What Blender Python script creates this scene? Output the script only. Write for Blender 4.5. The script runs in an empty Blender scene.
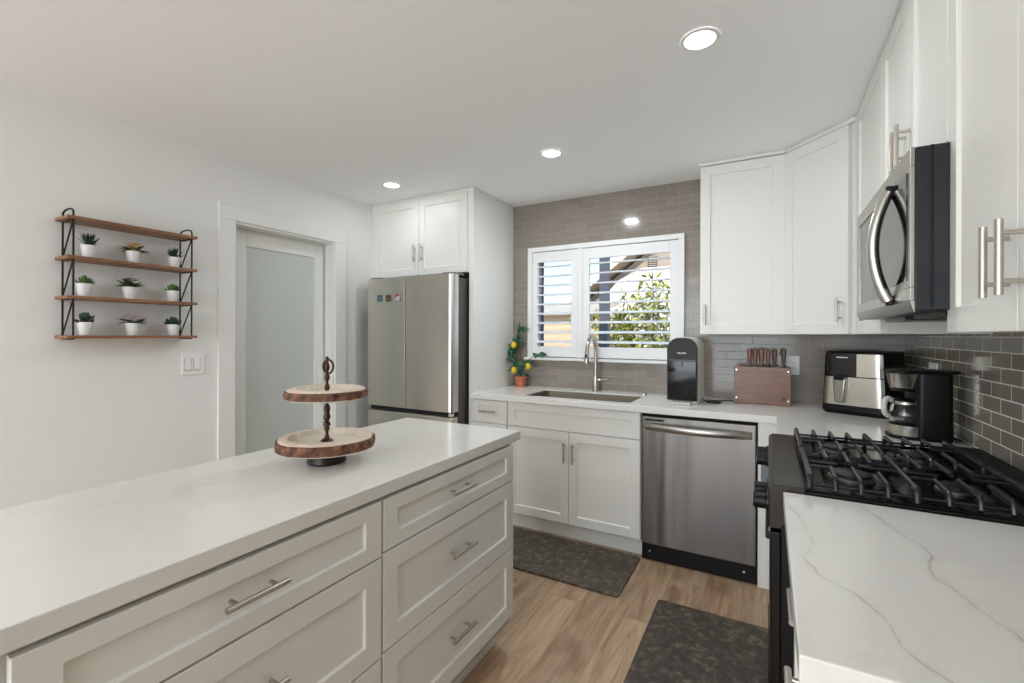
import bpy, bmesh, math, random
from mathutils import Vector, Matrix
random.seed(7)
sc = bpy.context.scene
PI = math.pi

# ------------------------------------------------------------------ camera
YAW, PITCH, ROLL, F = .5086, 0.0, .0033, 459.53
Rv = Vector((math.cos(YAW), math.sin(YAW), 0)); Fv = Vector((-math.sin(YAW), math.cos(YAW), 0)); Uv = Vector((0, 0, 1))
F2 = Fv*math.cos(PITCH)+Uv*math.sin(PITCH); U2 = Uv*math.cos(PITCH)-Fv*math.sin(PITCH)
R3 = Rv*math.cos(ROLL)+U2*math.sin(ROLL); U3 = U2*math.cos(ROLL)-Rv*math.sin(ROLL)
cam = bpy.data.objects.new('camera', bpy.data.cameras.new('camera')); sc.collection.objects.link(cam)
m = Matrix((R3, U3, -F2)).transposed().to_4x4(); m.translation = Vector((1.8736, -3.3868, 1.3336)); cam.matrix_world = m
cam.data.sensor_width = 36; cam.data.lens = F/1024*36; cam.data.shift_y = -6.48/1024; cam.data.clip_start = .02; cam.data.clip_end = 200
sc.camera = cam

# ------------------------------------------------------------------ render look, sky, sun, rear fill lamps
sc.view_settings.view_transform = 'Standard'; sc.view_settings.look = 'None'
sc.view_settings.gamma = 1; sc.view_settings.use_curve_mapping = False; sc.view_settings.exposure = 0.0
sc.cycles.use_denoising = True; sc.cycles.max_bounces = 10; sc.cycles.diffuse_bounces = 6; sc.cycles.sample_clamp_indirect = 6
sc.cycles.caustics_reflective = False; sc.cycles.caustics_refractive = False
H = 2.41; ZC = .916
w = bpy.data.worlds.new('sky'); sc.world = w; w.use_nodes = True
nt = w.node_tree; bg = nt.nodes['Background']
tc = nt.nodes.new('ShaderNodeTexCoord'); sx = nt.nodes.new('ShaderNodeSeparateXYZ'); cr = nt.nodes.new('ShaderNodeValToRGB')
nt.links.new(tc.outputs['Generated'], sx.inputs[0]); nt.links.new(sx.outputs['Z'], cr.inputs[0]); nt.links.new(cr.outputs[0], bg.inputs[0])
cr.color_ramp.elements[0].color = (.56, .72, .86, 1); cr.color_ramp.elements[1].position = .6; cr.color_ramp.elements[1].color = (.22, .42, .75, 1)
bg.inputs[1].default_value = 2.0

def light(name, kind, loc, energy, color=(1, 1, 1), rot=(0, 0, 0), **k):
    d = bpy.data.lights.new(name, kind); d.energy = energy; d.color = color
    for a, b in k.items(): setattr(d, a, b)
    o = bpy.data.objects.new(name, d); sc.collection.objects.link(o); o.location = loc; o.rotation_euler = rot
    return o
sun = light('sun', 'SUN', (3, -5, 9), 5.2, (1, .95, .86), angle=.01)
sun.rotation_euler = Vector((-.4, .75, -.6)).to_track_quat('-Z', 'Y').to_euler()
# added fill lamp out of view behind the camera, standing in for rear daylight
LCOL = (.905, .965, 1); REAR_FILL_W = 88
light('rear_fill_panel', 'AREA', (.8, -6.9, 1.25), REAR_FILL_W, LCOL, (PI/2, 0, 0), shape='RECTANGLE', size=3.0, size_y=2.05)
CAN_W = 7.6
for p in ((-.3, -4.7), (1.5, -4.7), (.6, -6.0)):       # unseen ceiling lamps added behind the camera as fill
    light('rear_fill_disk', 'AREA', (p[0], p[1], H-.012), 8.0, LCOL, shape='DISK', size=.1)

# ------------------------------------------------------------------ materials
def lin(c): return tuple(((v/255)/12.92 if v/255 <= .04045 else ((v/255+.055)/1.055)**2.4) for v in c)+(1,)
class N:
    def __init__(s, name):
        s.m = bpy.data.materials.new(name); s.m.use_nodes = True; s.t = s.m.node_tree; s.b = s.t.nodes['Principled BSDF']
    def n(s, typ, **k):
        x = s.t.nodes.new('ShaderNode'+typ)
        for a, b in k.items():
            if a.startswith('_'): x.inputs[a[1:].replace('_', ' ')].default_value = b
            else: setattr(x, a, b)
        return x
    def l(s, a, b): s.t.links.new(a, b)
    def set(s, **k):
        for a, b in k.items(): s.b.inputs[a.replace('_', ' ')].default_value = b
    def coord(s, scale=(1, 1, 1), rot=(0, 0, 0), loc=(0, 0, 0), kind='Object'):
        t = s.n('TexCoord'); mp = s.n('Mapping'); s.l(t.outputs[kind], mp.inputs[0])
        mp.inputs['Scale'].default_value = scale; mp.inputs['Rotation'].default_value = rot; mp.inputs['Location'].default_value = loc
        return mp.outputs[0]
    def noise(s, vec, scale, detail=4, rough=.5, dist=0):
        x = s.n('TexNoise'); s.l(vec, x.inputs['Vector']); x.inputs['Scale'].default_value = scale
        x.inputs['Detail'].default_value = detail; x.inputs['Roughness'].default_value = rough; x.inputs['Distortion'].default_value = dist
        return x.outputs['Fac']
    def ramp(s, fac, *st):
        x = s.n('ValToRGB'); s.l(fac, x.inputs[0]); e = x.color_ramp.elements
        while len(e) < len(st): e.new(.5)
        for q, (p, c) in zip(e, st): q.position = p; q.color = c if len(c) == 4 else tuple(c)+(1,)
        return x.outputs[0]
    def mix(s, fac, a, b, mode='MIX'):
        x = s.n('MixRGB', blend_type=mode)
        for i, v in ((0, fac), (1, a), (2, b)):
            if hasattr(v, 'is_linked'): s.l(v, x.inputs[i])
            else: x.inputs[i].default_value = v
        return x.outputs[0]
    def math(s, op, a, b=None, c=None):
        x = s.n('Math', operation=op)
        for i, v in enumerate((a, b, c)):
            if v is None: continue
            if hasattr(v, 'is_linked'): s.l(v, x.inputs[i])
            else: x.inputs[i].default_value = v
        return x.outputs[0]
    def bump(s, h, strength=.2, dist=.01):
        x = s.n('Bump'); x.inputs['Strength'].default_value = strength; x.inputs['Distance'].default_value = dist
        s.l(h, x.inputs['Height']); s.l(x.outputs[0], s.b.inputs['Normal'])
def plain(name, col, rough=.5, metal=0, bump=0, bscale=80, vary=0, **k):
    a = N(name); c = lin(col) if max(col) > 1 else tuple(col)+(1,)
    a.set(Base_Color=c, Roughness=rough, Metallic=metal, **k)
    v = a.coord()
    if vary:
        f = a.noise(v, bscale*.15, 5)
        a.l(a.ramp(f, (.3, tuple(x*(1-vary) for x in c[:3])+(1,)), (.7, tuple(min(1, x*(1+vary)) for x in c[:3])+(1,))), a.b.inputs['Base Color'])
    if bump: a.bump(a.noise(v, bscale, 3), bump, .002)
    return a.m
WALL = plain('wall_paint', (238, 238, 236), .7, bump=.12, bscale=160)
CEIL = plain('ceiling_paint', (248, 250, 252), .8, bump=.35, bscale=120)
WHITE = plain('cabinet_paint', (232, 231, 226), .34, bump=.03, bscale=60)
TRIM = plain('trim_paint', (238, 238, 235), .4)
SHUT = plain('shutter_paint', (236, 236, 236), .4)
DARKGAP = plain('dark_recess', (18, 17, 16), .8)
BLACK = plain('black_plastic', (6, 6, 7), .38, Specular_IOR_Level=.3)
BLACKM = plain('black_matte', (8, 8, 8), .6, bump=.1, bscale=300, Specular_IOR_Level=.3)
BLGLASS = plain('black_glass', (6, 7, 9), .06)
BLENAMEL = plain('black_enamel', (6, 6, 7), .14, Specular_IOR_Level=.35)
IRON = plain('cast_iron', (34, 36, 40), .26)
NICKEL = plain('brushed_nickel', (190, 184, 175), .3, 1)
CHROME = plain('chrome', (215, 215, 215), .12, 1)
def steel(name, col, rough, aniso=.75, streak=.06, axis='x', wave=.12):
    a = N(name); a.set(Metallic=1.0, Roughness=rough, Anisotropic=aniso, Anisotropic_Rotation=.25)
    sclv = (3.0, 3.0, .15) if axis == 'x' else (.15, 3, 3)
    f = a.noise(a.coord((120, 120, .8)), 1, 3); g = a.noise(a.coord(sclv), 1.6, 2)
    c = lin(col)
    a.l(a.ramp(g, (.3, tuple(x*(1-streak) for x in c[:3])+(1,)), (.7, tuple(x*(1+streak) for x in c[:3])+(1,))), a.b.inputs['Base Color'])
    tg = a.n('Tangent', direction_type='RADIAL', axis='Z'); a.l(tg.outputs[0], a.b.inputs['Tangent'])
    wv = a.noise(a.coord((5.5, 5.5, .35)), 1.3, 2); a.bump(a.math('ADD', a.math('MULTIPLY', f, .03), wv), wave, .02)
    return a.m
STEEL = steel('dishwasher_steel', (114, 109, 105), .27, .8, .08, wave=.35)
FRSTEEL = steel('fridge_steel', (214, 209, 200), .3)
MWSTEEL = plain('microwave_steel', (165, 161, 154), .27, 1)
BRSTEEL = plain('bright_steel', (200, 197, 188), .25, 1)
BLSTEEL = plain('black_stainless', (62, 57, 54), .32, .9)
SINKM = plain('sink_steel', (150, 140, 124), .34, .85)
BARK = N('tree_bark_rim'); v = BARK.coord(); vo = BARK.n('TexVoronoi', feature='F1'); BARK.l(v, vo.inputs['Vector']); vo.inputs['Scale'].default_value = 52
BARK.l(BARK.mix(.5, BARK.ramp(vo.outputs['Distance'], (.05, lin((134, 88, 60))), (.75, lin((44, 26, 18)))), BARK.ramp(BARK.noise(v, 40, 5), (.35, lin((58, 34, 24))), (.7, lin((168, 118, 88))))), BARK.b.inputs['Base Color'])
BARK.bump(vo.outputs['Distance'], .9, .008); BARK.set(Roughness=.75); BARK = BARK.m
def wood(name, a_, b_, scale=(3, 40, 40), rough=.45, dist=1.2):
    x = N(name); v = x.coord(scale); f = x.noise(v, 1.2, 6, .6, dist)
    x.l(x.ramp(f, (.3, lin(a_)), (.72, lin(b_))), x.b.inputs['Base Color']); x.set(Roughness=rough); x.bump(f, .1, .002); return x.m
SHELFW = wood('shelf_wood', (112, 74, 48), (168, 120, 84), (40, 3, 40))
WHITEW = wood('whitewashed_wood', (206, 194, 178), (232, 224, 212), (14, 60, 14), .6)
RIMW = wood('pale_rim_wood', (212, 190, 170), (234, 218, 202), (30, 30, 30), .6)
BLOCKW = wood('walnut_block', (104, 68, 50), (140, 98, 74), (2, 30, 40), .3, 2)
HANDW = wood('knife_handle_wood', (84, 48, 28), (142, 90, 56), (60, 60, 8), .35)
HANDD = wood('dark_handle_wood', (52, 30, 20), (92, 54, 36), (60, 60, 8), .35)
BRONZE = plain('bronze_metal', (74, 52, 42), .42, .75, bump=.3, bscale=200)
TERRA = plain('terracotta', (190, 112, 78), .8, vary=.12, bscale=90)
POTW = plain('white_ceramic', (232, 231, 228), .4)
LEAFD = plain('dark_succulent', (38, 62, 42), .5, vary=.4, bscale=200)
LEAFG = plain('green_leaf', (64, 96, 44), .5, vary=.4, bscale=200)
LEAFR = plain('rosette_leaf', (78, 108, 54), .55, vary=.35, bscale=200)
LEAFL = plain('lemon_leaf', (44, 96, 62), .4, vary=.4, bscale=150)
YEL = plain('yellow_petal', (238, 196, 60), .5, vary=.2); RED = plain('crimson_petal', (140, 26, 56), .5, vary=.3); PINK = plain('pale_pink_petal', (244, 218, 222), .5, vary=.15)
LEMON = plain('lemon_skin', (236, 196, 48), .45, bump=.3, bscale=400)
STEM = plain('brown_stem', (88, 66, 42), .7, vary=.2); SOIL = plain('potting_soil', (52, 38, 28), .9, bump=.5, bscale=300)
OUTW = plain('white_plate', (246, 246, 244), .35)
GLASSM = N('clear_glass'); GLASSM.set(Base_Color=(.96, .97, .97, 1), Roughness=.02, IOR=1.45, Transmission_Weight=1.0); GLASSM = GLASSM.m
PANE = N('window_glass'); tr = PANE.n('BsdfTransparent'); gl = PANE.n('BsdfGlossy'); gl.inputs['Roughness'].default_value = .02
ms = PANE.n('MixShader'); ms.inputs[0].default_value = .008; PANE.l(tr.outputs[0], ms.inputs[1]); PANE.l(gl.outputs[0], ms.inputs[2])
PANE.l(ms.outputs[0], PANE.t.nodes['Material Output'].inputs['Surface']); PANE = PANE.m
FROST = plain('frosted_glass', (222, 230, 225), .32, Transmission_Weight=.12, IOR=1.4)
WATER = plain('grey_shell', (214, 212, 206), .35)

# quartz with explicit veins: distance to polylines, wobbling with noise
def quartz(name, lines, amount=.55, width=.006, faint=.5):
    a = N(name); pos = a.coord((1, 1, 1), kind='Object')
    nz = a.n('TexNoise'); a.l(pos, nz.inputs['Vector']); nz.inputs['Scale'].default_value = 9; nz.inputs['Detail'].default_value = 5
    sub = a.n('VectorMath', operation='SUBTRACT'); a.l(nz.outputs['Color'], sub.inputs[0]); sub.inputs[1].default_value = (.5, .5, .5)
    scl = a.n('VectorMath', operation='SCALE'); a.l(sub.outputs[0], scl.inputs[0]); scl.inputs['Scale'].default_value = .05
    add = a.n('VectorMath', operation='ADD'); a.l(pos, add.inputs[0]); a.l(scl.outputs[0], add.inputs[1])
    fl = a.n('VectorMath', operation='MULTIPLY'); a.l(add.outputs[0], fl.inputs[0]); fl.inputs[1].default_value = (1, 1, 0)
    P = fl.outputs[0]; best = None
    for ln in lines:
        for p, q in zip(ln, ln[1:]):
            d = (q[0]-p[0], q[1]-p[1]); L2 = d[0]**2+d[1]**2
            s1 = a.n('VectorMath', operation='SUBTRACT'); a.l(P, s1.inputs[0]); s1.inputs[1].default_value = (p[0], p[1], 0)
            dt = a.n('VectorMath', operation='DOT_PRODUCT'); a.l(s1.outputs[0], dt.inputs[0]); dt.inputs[1].default_value = (d[0]/L2, d[1]/L2, 0)
            cl = a.n('Clamp'); a.l(dt.outputs['Value'], cl.inputs[0])
            pr = a.n('VectorMath', operation='SCALE'); pr.inputs[0].default_value = (d[0], d[1], 0); a.l(cl.outputs[0], pr.inputs['Scale'])
            s2 = a.n('VectorMath', operation='DISTANCE'); a.l(s1.outputs[0], s2.inputs[0]); a.l(pr.outputs[0], s2.inputs[1])
            best = s2.outputs['Value'] if best is None else a.math('MINIMUM', best, s2.outputs['Value'])
    core = a.math('SUBTRACT', 1.0, a.math('SMOOTH_MIN', a.math('DIVIDE', best, width), 1.0, .3)); core = a.math('MAXIMUM', core, 0.0)
    halo = a.math('MAXIMUM', a.math('SUBTRACT', 1.0, a.math('DIVIDE', best, width*6)), 0.0)
    br = a.ramp(a.noise(pos, 14, 3), (.35, (.25, .25, .25)), (.65, (1, 1, 1)))
    v = a.math('MULTIPLY', a.math('ADD', a.math('MULTIPLY', core, amount), a.math('MULTIPLY', halo, amount*.22)), br)
    soft = a.ramp(a.noise(pos, 1.7, 7, .6, 1.5), (.47, (0, 0, 0)), (.5, (faint*.12,)*3), (.53, (0, 0, 0)))
    v2 = a.math('ADD', v, soft)
    base = a.mix(a.noise(pos, 2.2, 4), lin((228, 226, 221)), lin((235, 234, 230)))
    a.l(a.mix(v2, base, lin((142, 136, 128))), a.b.inputs['Base Color']); a.set(Roughness=.16)
    return a.m
Q_MAIN = quartz('quartz_main', [[(0.2, -.3), (.5, -.6)], [(2.0, -.2), (2.2, -.9)]], .25)
Q_ISL = quartz('quartz_island', [[(.3, -3.1), (.45, -2.9), (.5, -2.7), (.6, -2.5)]], .12, faint=.25)

# backsplash tile, planks, mats
def tile(name, ax, col1, col2, grout, off=(0, 0), ms_=.0016):
    a = N(name); t = a.n('TexCoord'); s = a.n('SeparateXYZ'); c = a.n('CombineXYZ'); a.l(t.outputs['Object'], s.inputs[0])
    a.l(s.outputs[ax], c.inputs[0]); a.l(s.outputs['Z'], c.inputs[1])
    mp = a.n('Mapping'); mp.inputs['Location'].default_value = (off[0], off[1], 0); a.l(c.outputs[0], mp.inputs[0])
    b = a.n('TexBrick'); a.l(mp.outputs[0], b.inputs['Vector']); b.offset = .5
    for k_, v_ in (('Scale', 1), ('Brick Width', .153), ('Row Height', .0516), ('Mortar Size', ms_), ('Mortar Smooth', .15), ('Bias', 0)): b.inputs[k_].default_value = v_
    b.inputs['Color1'].default_value = lin(col1); b.inputs['Color2'].default_value = lin(col2); b.inputs['Mortar'].default_value = lin(grout)
    a.l(b.outputs['Color'], a.b.inputs['Base Color'])
    r = a.math('MULTIPLY_ADD', b.outputs['Fac'], .5, .11); a.l(r, a.b.inputs['Roughness'])
    tilt = a.noise(t.outputs['Object'], 7, 2)
    hh = a.math('ADD', a.math('MULTIPLY', b.outputs['Fac'], -1.0), a.math('MULTIPLY', tilt, .7))
    a.bump(hh, .45, .0022); a.set(IOR=1.42)
    return a.m
TILEB = tile('taupe_tile_back', 'X', (150, 141, 131), (140, 131, 122), (166, 160, 150), (.05, .01))
TILER = tile('taupe_tile_right', 'Y', (146, 138, 126), (134, 126, 116), (236, 232, 220), (.02, .01), .0021)
FL = N('oak_planks'); v = FL.coord((1, 1, 1), (0, 0, PI/2), (.0, 0.001, 0)); b = FL.n('TexBrick'); FL.l(v, b.inputs['Vector']); b.offset = .37
for k_, v_ in (('Scale', 1), ('Brick Width', 1.22), ('Row Height', .1765), ('Mortar Size', .0012), ('Mortar Smooth', .3)): b.inputs[k_].default_value = v_
b.inputs['Color1'].default_value = (0, 0, 0, 1); b.inputs['Color2'].default_value = (1, 1, 1, 1); b.inputs['Mortar'].default_value = (.5, .5, .5, 1)
pc = FL.n('SeparateColor'); FL.l(b.outputs['Color'], pc.inputs[0])
ob = FL.n('TexCoord').outputs['Object']
offv = FL.n('VectorMath', operation='SCALE'); offv.inputs[0].default_value = (7.3, 3.1, 0); FL.l(pc.outputs[0], offv.inputs['Scale'])
ad = FL.n('VectorMath', operation='ADD'); FL.l(ob, ad.inputs[0]); FL.l(offv.outputs[0], ad.inputs[1])
mp = FL.n('Mapping'); mp.inputs['Scale'].default_value = (9, 1.1, 1); FL.l(ad.outputs[0], mp.inputs[0])
g1 = FL.noise(mp.outputs[0], 1.6, 7, .62, 1.6)
mp2 = FL.n('Mapping'); mp2.inputs['Scale'].default_value = (60, 2.5, 1); FL.l(ad.outputs[0], mp2.inputs[0]); g2 = FL.noise(mp2.outputs[0], 1.5, 4)
mp3 = FL.n('Mapping'); mp3.inputs['Scale'].default_value = (3.5, 1.2, 1); FL.l(ad.outputs[0], mp3.inputs[0]); g3 = FL.noise(mp3.outputs[0], 2.2, 2)
cw = FL.ramp(g1, (.3, lin((134, 104, 78))), (.43, lin((176, 146, 116))), (.58, lin((202, 174, 144))), (.75, lin((220, 196, 168))))
cw = FL.mix(.35, cw, FL.ramp(g2, (.3, lin((160, 128, 98))), (.7, lin((210, 184, 154)))))
cw = FL.mix(FL.ramp(g3, (.55, (0, 0, 0)), (.72, (.7, .7, .7))), cw, lin((138, 104, 76)))
cw = FL.mix(1.0, cw, FL.ramp(pc.outputs[0], (0, (.76, .75, .74)), (1, (1.04, 1.02, 1.0))), 'MULTIPLY')
cw = FL.mix(FL.math('MULTIPLY', b.outputs['Fac'], .5), cw, lin((96, 72, 52)))
FL.l(cw, FL.b.inputs['Base Color']); FL.set(Roughness=.38); FL.bump(g2, .05, .002); FLOOR = FL.m
MT = N('mat_rubber'); v = MT.coord(); n1 = MT.noise(v, 24, 5, .7, .4); n2 = MT.noise(v, 90, 3)
MT.l(MT.mix(.25, MT.ramp(n1, (.38, lin((62, 54, 46))), (.52, lin((82, 73, 64))), (.66, lin((136, 124, 110)))), MT.ramp(n2, (.3, lin((38, 34, 30))), (.7, lin((88, 80, 70))))), MT.b.inputs['Base Color'])
MT.set(Roughness=.5); MT.bump(n2, .4, .002); MATM = MT.m

# ------------------------------------------------------------------ mesh helpers
class B:
    def __init__(s): s.bm = bmesh.new()
    def box(s, x0, x1, y0, y1, z0, z1, mat=None):
        vs = [s.bm.verts.new(p) for p in ((x0, y0, z0), (x1, y0, z0), (x1, y1, z0), (x0, y1, z0), (x0, y0, z1), (x1, y0, z1), (x1, y1, z1), (x0, y1, z1))]
        if mat is not None:
            for q in vs: q.co = mat @ q.co
        for f in ((0, 3, 2, 1), (4, 5, 6, 7), (0, 1, 5, 4), (1, 2, 6, 5), (2, 3, 7, 6), (3, 0, 4, 7)): s.bm.faces.new([vs[i] for i in f])
        return s
    def prism(s, pts, dirv):
        """extrude a 3D polygon along dirv"""
        d = Vector(dirv); a = [s.bm.verts.new(p) for p in pts]; b_ = [s.bm.verts.new(Vector(p)+d) for p in pts]; n = len(a)
        s.bm.faces.new(a[::-1]); s.bm.faces.new(b_)
        for i in range(n): s.bm.faces.new((a[i], a[(i+1) % n], b_[(i+1) % n], b_[i]))
        return s
    def tube(s, path, r, seg=10, cap=True, closed=False):
        path = [Vector(p) for p in path]; n = len(path); rs = r if isinstance(r, (list, tuple)) else [r]*n
        rings = []; up = None
        for i, p in enumerate(path):
            t = ((path[(i+1) % n]-path[i-1]) if closed or 0 < i < n-1 else (path[min(i+1, n-1)]-path[max(i-1, 0)])).normalized()
            if up is None: up = Vector((0, 0, 1)) if abs(t.z) < .9 else Vector((1, 0, 0))
            a = t.cross(up).normalized(); b_ = a.cross(t).normalized(); up = b_
            rings.append([s.bm.verts.new(p+(a*math.cos(2*PI*k/seg)+b_*math.sin(2*PI*k/seg))*rs[i]) for k in range(seg)])
        for i in range(n if closed else n-1):
            A, C = rings[i], rings[(i+1) % n]
            for k in range(seg): s.bm.faces.new((A[k], A[(k+1) % seg], C[(k+1) % seg], C[k]))
        if cap and not closed:
            s.bm.faces.new(rings[0][::-1]); s.bm.faces.new(rings[-1])
        return s
    def lathe(s, prof, c=(0, 0, 0), seg=40, sx=1, sy=1, wob=None):
        rings = []
        for r, z in prof:
            if r < 1e-6: rings.append([s.bm.verts.new((c[0], c[1], c[2]+z))])
            else: rings.append([s.bm.verts.new((c[0]+sx*r*(1+(wob(k/seg*2*PI) if wob else 0))*math.cos(2*PI*k/seg), c[1]+sy*r*(1+(wob(k/seg*2*PI) if wob else 0))*math.sin(2*PI*k/seg), c[2]+z)) for k in range(seg)])
        for A, C in zip(rings, rings[1:]):
            for k in range(seg):
                k2 = (k+1) % seg
                if len(A) == 1 and len(C) == 1: continue
                if len(A) == 1: s.bm.faces.new((A[0], C[k2], C[k]))
                elif len(C) == 1: s.bm.faces.new((A[k], A[k2], C[0]))
                else: s.bm.faces.new((A[k], A[k2], C[k2], C[k]))
        return s
    def leaf(s, p, d, n, L, W, bend=.25, seg=3, thick=.0):
        d = Vector(d).normalized(); n = Vector(n); sd = d.cross(n)
        if sd.length < 1e-4: sd = d.cross(Vector((1, .3, .2)))
        sd.normalize(); n = sd.cross(d).normalized(); p = Vector(p); prof = [.35, 1, .72, .0] if seg == 3 else [.5, .0]
        last = None
        for i in range(seg+1):
            t = i/seg; c = p+d*L*t-n*L*bend*t*t; wd = W*.5*prof[i]
            row = [s.bm.verts.new(c)] if wd == 0 else [s.bm.verts.new(c-sd*wd+n*wd*.25), s.bm.verts.new(c), s.bm.verts.new(c+sd*wd+n*wd*.25)]
            if last:
                if len(row) == 3:
                    s.bm.faces.new((last[0], last[1], row[1], row[0])); s.bm.faces.new((last[1], last[2], row[2], row[1]))
                else:
                    s.bm.faces.new((last[0], last[1], row[0])); s.bm.faces.new((last[1], last[2], row[0]))
            last = row
        return s
    def ball(s, c, r, sz=1, sub=2, q=None):
        mt = Matrix.Translation(c) @ (q.to_matrix().to_4x4() if q else Matrix()) @ Matrix.Diagonal((r, r, r*sz, 1))
        bmesh.ops.create_icosphere(s.bm, subdivisions=sub, radius=1, matrix=mt); return s
    def spin(s, fn):
        for v_ in s.bm.verts: v_.co = fn(v_.co)
        return s

def smoothp(P, n=6):
    P = [Vector(p) for p in P]; out = []
    for i in range(len(P)-1):
        p0, p1, p2, p3 = P[max(i-1, 0)], P[i], P[i+1], P[min(i+2, len(P)-1)]
        for k in range(n):
            s_ = k/n; out.append(.5*((2*p1)+(-p0+p2)*s_+(2*p0-5*p1+4*p2-p3)*s_**2+(-p0+3*p1-3*p2+p3)*s_**3))
    return out+[P[-1]]
def obj(name, b, mat, parent=None, bevel=0, smooth=False, world=True, seg=2, label=None, angle=35):
    bm = b.bm; bmesh.ops.recalc_face_normals(bm, faces=bm.faces)
    if parent is not None and world: bmesh.ops.translate(bm, verts=bm.verts, vec=-Vector(parent['_org']))
    me = bpy.data.meshes.new(name); bm.to_mesh(me); bm.free()
    if isinstance(mat, (list, tuple)):
        for q in mat: me.materials.append(q)
    else: me.materials.append(mat)
    o = bpy.data.objects.new(name, me); sc.collection.objects.link(o)
    if parent is not None: o.parent = parent; o['_org'] = parent['_org']
    if smooth:
        for p in me.polygons: p.use_smooth = True
        me.set_sharp_from_angle(angle=math.radians(angle))
    if bevel:
        md = o.modifiers.new('bevel', 'BEVEL'); md.width = bevel; md.segments = seg; md.limit_method = 'ANGLE'; md.angle_limit = math.radians(40)
        md.harden_normals = False
    if label: o['label'] = label
    return o
def thing(name, label, cat, loc=(0, 0, 0), group=None, rz=0):
    o = bpy.data.objects.new(name, None); sc.collection.objects.link(o); o.location = loc; o.rotation_euler = (0, 0, rz)
    o['label'] = label; o['category'] = cat; o['_org'] = tuple(loc); o.empty_display_size = .05
    if group: o['group'] = group
    return o
def single(o, label, cat, group=None):
    o['label'] = label; o['category'] = cat
    if group: o['group'] = group
    return o
def struct(name, b, mat, **k):
    o = obj(name, b, mat, **k); o['kind'] = 'structure'; return o

def shaker(P, u, n, w_, h, t=.02, fr=.057, fs=.057, rec=.009, name='door', parent=None, mat=None):
    """shaker front: P = lower corner on the carcass face, u = width direction, n = outward normal"""
    u = Vector(u); n = Vector(n); P = Vector(P); z = Vector((0, 0, 1)); b = B(); bm = b.bm
    def q(a, c, d): return bm.verts.new(P+u*a+z*c+n*d)
    lev = [(0, 0, 0), (0, 0, t), (fs, fr, t), (fs+.0025, fr+.0025, t-rec)]
    rings = []
    for i, (su, ins, d) in enumerate(lev):
        rings.append([q(su, ins, d), q(w_-su, ins, d), q(w_-su, h-ins, d), q(su, h-ins, d)])
    bm.faces.new(rings[0][::-1]); bm.faces.new(rings[-1])
    for A, C in zip(rings, rings[1:]):
        for k in range(4): bm.faces.new((A[k], A[(k+1) % 4], C[(k+1) % 4], C[k]))
    return obj(name, b, mat or WHITE, parent, bevel=.0012)
def pull(P, ax, n, L=.135, parent=None, r=.006, so=.03, mat=None, name='handle'):
    P = Vector(P); ax = Vector(ax); n = Vector(n); b = B()
    b.tube([P+n*so-ax*L/2, P+n*so+ax*L/2], r, 14)
    for s_ in (-1, 1): b.tube([P+ax*s_*L*.32, P+n*so+ax*s_*L*.32], r*.75, 10)
    return obj(name, b, mat or NICKEL, parent, smooth=True)
X, Y, Z = Vector((1, 0, 0)), Vector((0, 1, 0)), Vector((0, 0, 1))

# ------------------------------------------------------------------ room shell
XL, XR, YR = -1.019, 2.555, -7.0
struct('floor', B().box(XL-.3, XR+.12, YR-.1, .16, -.1, 0), FLOOR)
struct('ceiling', B().box(XL-.12, XR+.12, YR-.1, .16, H, H+.1), CEIL)
W0, W1, WZ0, WZ1 = .185, 1.327, 1.158, 2.008
struct('wall_back', B().box(XL-.12, W0, 0, .14, 0, H).box(W1, XR+.12, 0, .14, 0, H).box(W0, W1, 0, .14, 0, WZ0).box(W0, W1, 0, .14, WZ1, H), TILEB)
struct('wall_right', B().box(XR, XR+.12, YR, 0, 0, H), TILER)
DY0, DY1, DZ = -1.738, -.985, 2.035
struct('wall_left', B().box(XL-.09, XL, YR, DY0, 0, H).box(XL-.09, XL, DY1, 0, 0, H).box(XL-.09, XL, DY0, DY1, DZ, H), WALL)
struct('wall_rear', B().box(XL, -.6, YR-.1, YR, 0, H).box(2.2, XR, YR-.1, YR, 0, H).box(-.6, 2.2, YR-.1, YR, 2.3, H).box(-.6, 2.2, YR-.1, YR, 0, .2), WALL)
struct('baseboard_left', B().box(XL, XL+.014, YR, DY0-.1, 0, .11).box(XL, XL+.014, DY1+.1, -.64, 0, .11), TRIM, bevel=.003)
struct('trim_1', B().box(XL, XL+.016, DY0-.099, DY0, 0, DZ).box(XL, XL+.016, DY1, DY1+.099, 0, DZ).box(XL, XL+.016, DY0-.099, DY1+.099, DZ, DZ+.092), TRIM, bevel=.003)
# pantry behind the sliding door
struct('wall_pantry', B().box(XL-1.0, XL-.95, -2.4, -.3, 0, H).box(XL-.95, XL-.25, -2.4, -2.35, 0, H).box(XL-.95, XL-.25, -.35, -.3, 0, H).box(XL-1, XL-.25, -2.4, -.3, -.05, 0).box(XL-1, XL-.25, -2.4, -.3, H-.2, H), WALL)
o = bpy.data.objects.new('door_1', None); sc.collection.objects.link(o); o.location = (XL-.1, -1.35, 0); o['kind'] = 'structure'; o['_org'] = tuple(o.location)
dx0, dx1 = XL-.145, XL-.105
obj('door_frame', B().box(dx0, dx1, -1.80, -1.598, .01, 2.08).box(dx0, dx1, -1.074, -.92, .01, 2.08).box(dx0, dx1, -1.598, -1.074, 1.912, 2.08).box(dx0, dx1, -1.598, -1.074, .01, .22), TRIM, o, bevel=.003)
obj('frosted_pane', B().box(dx0+.012, dx1-.012, -1.60, -1.072, .215, 1.915), FROST, o, label='grey-green frosted glass')
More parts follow.
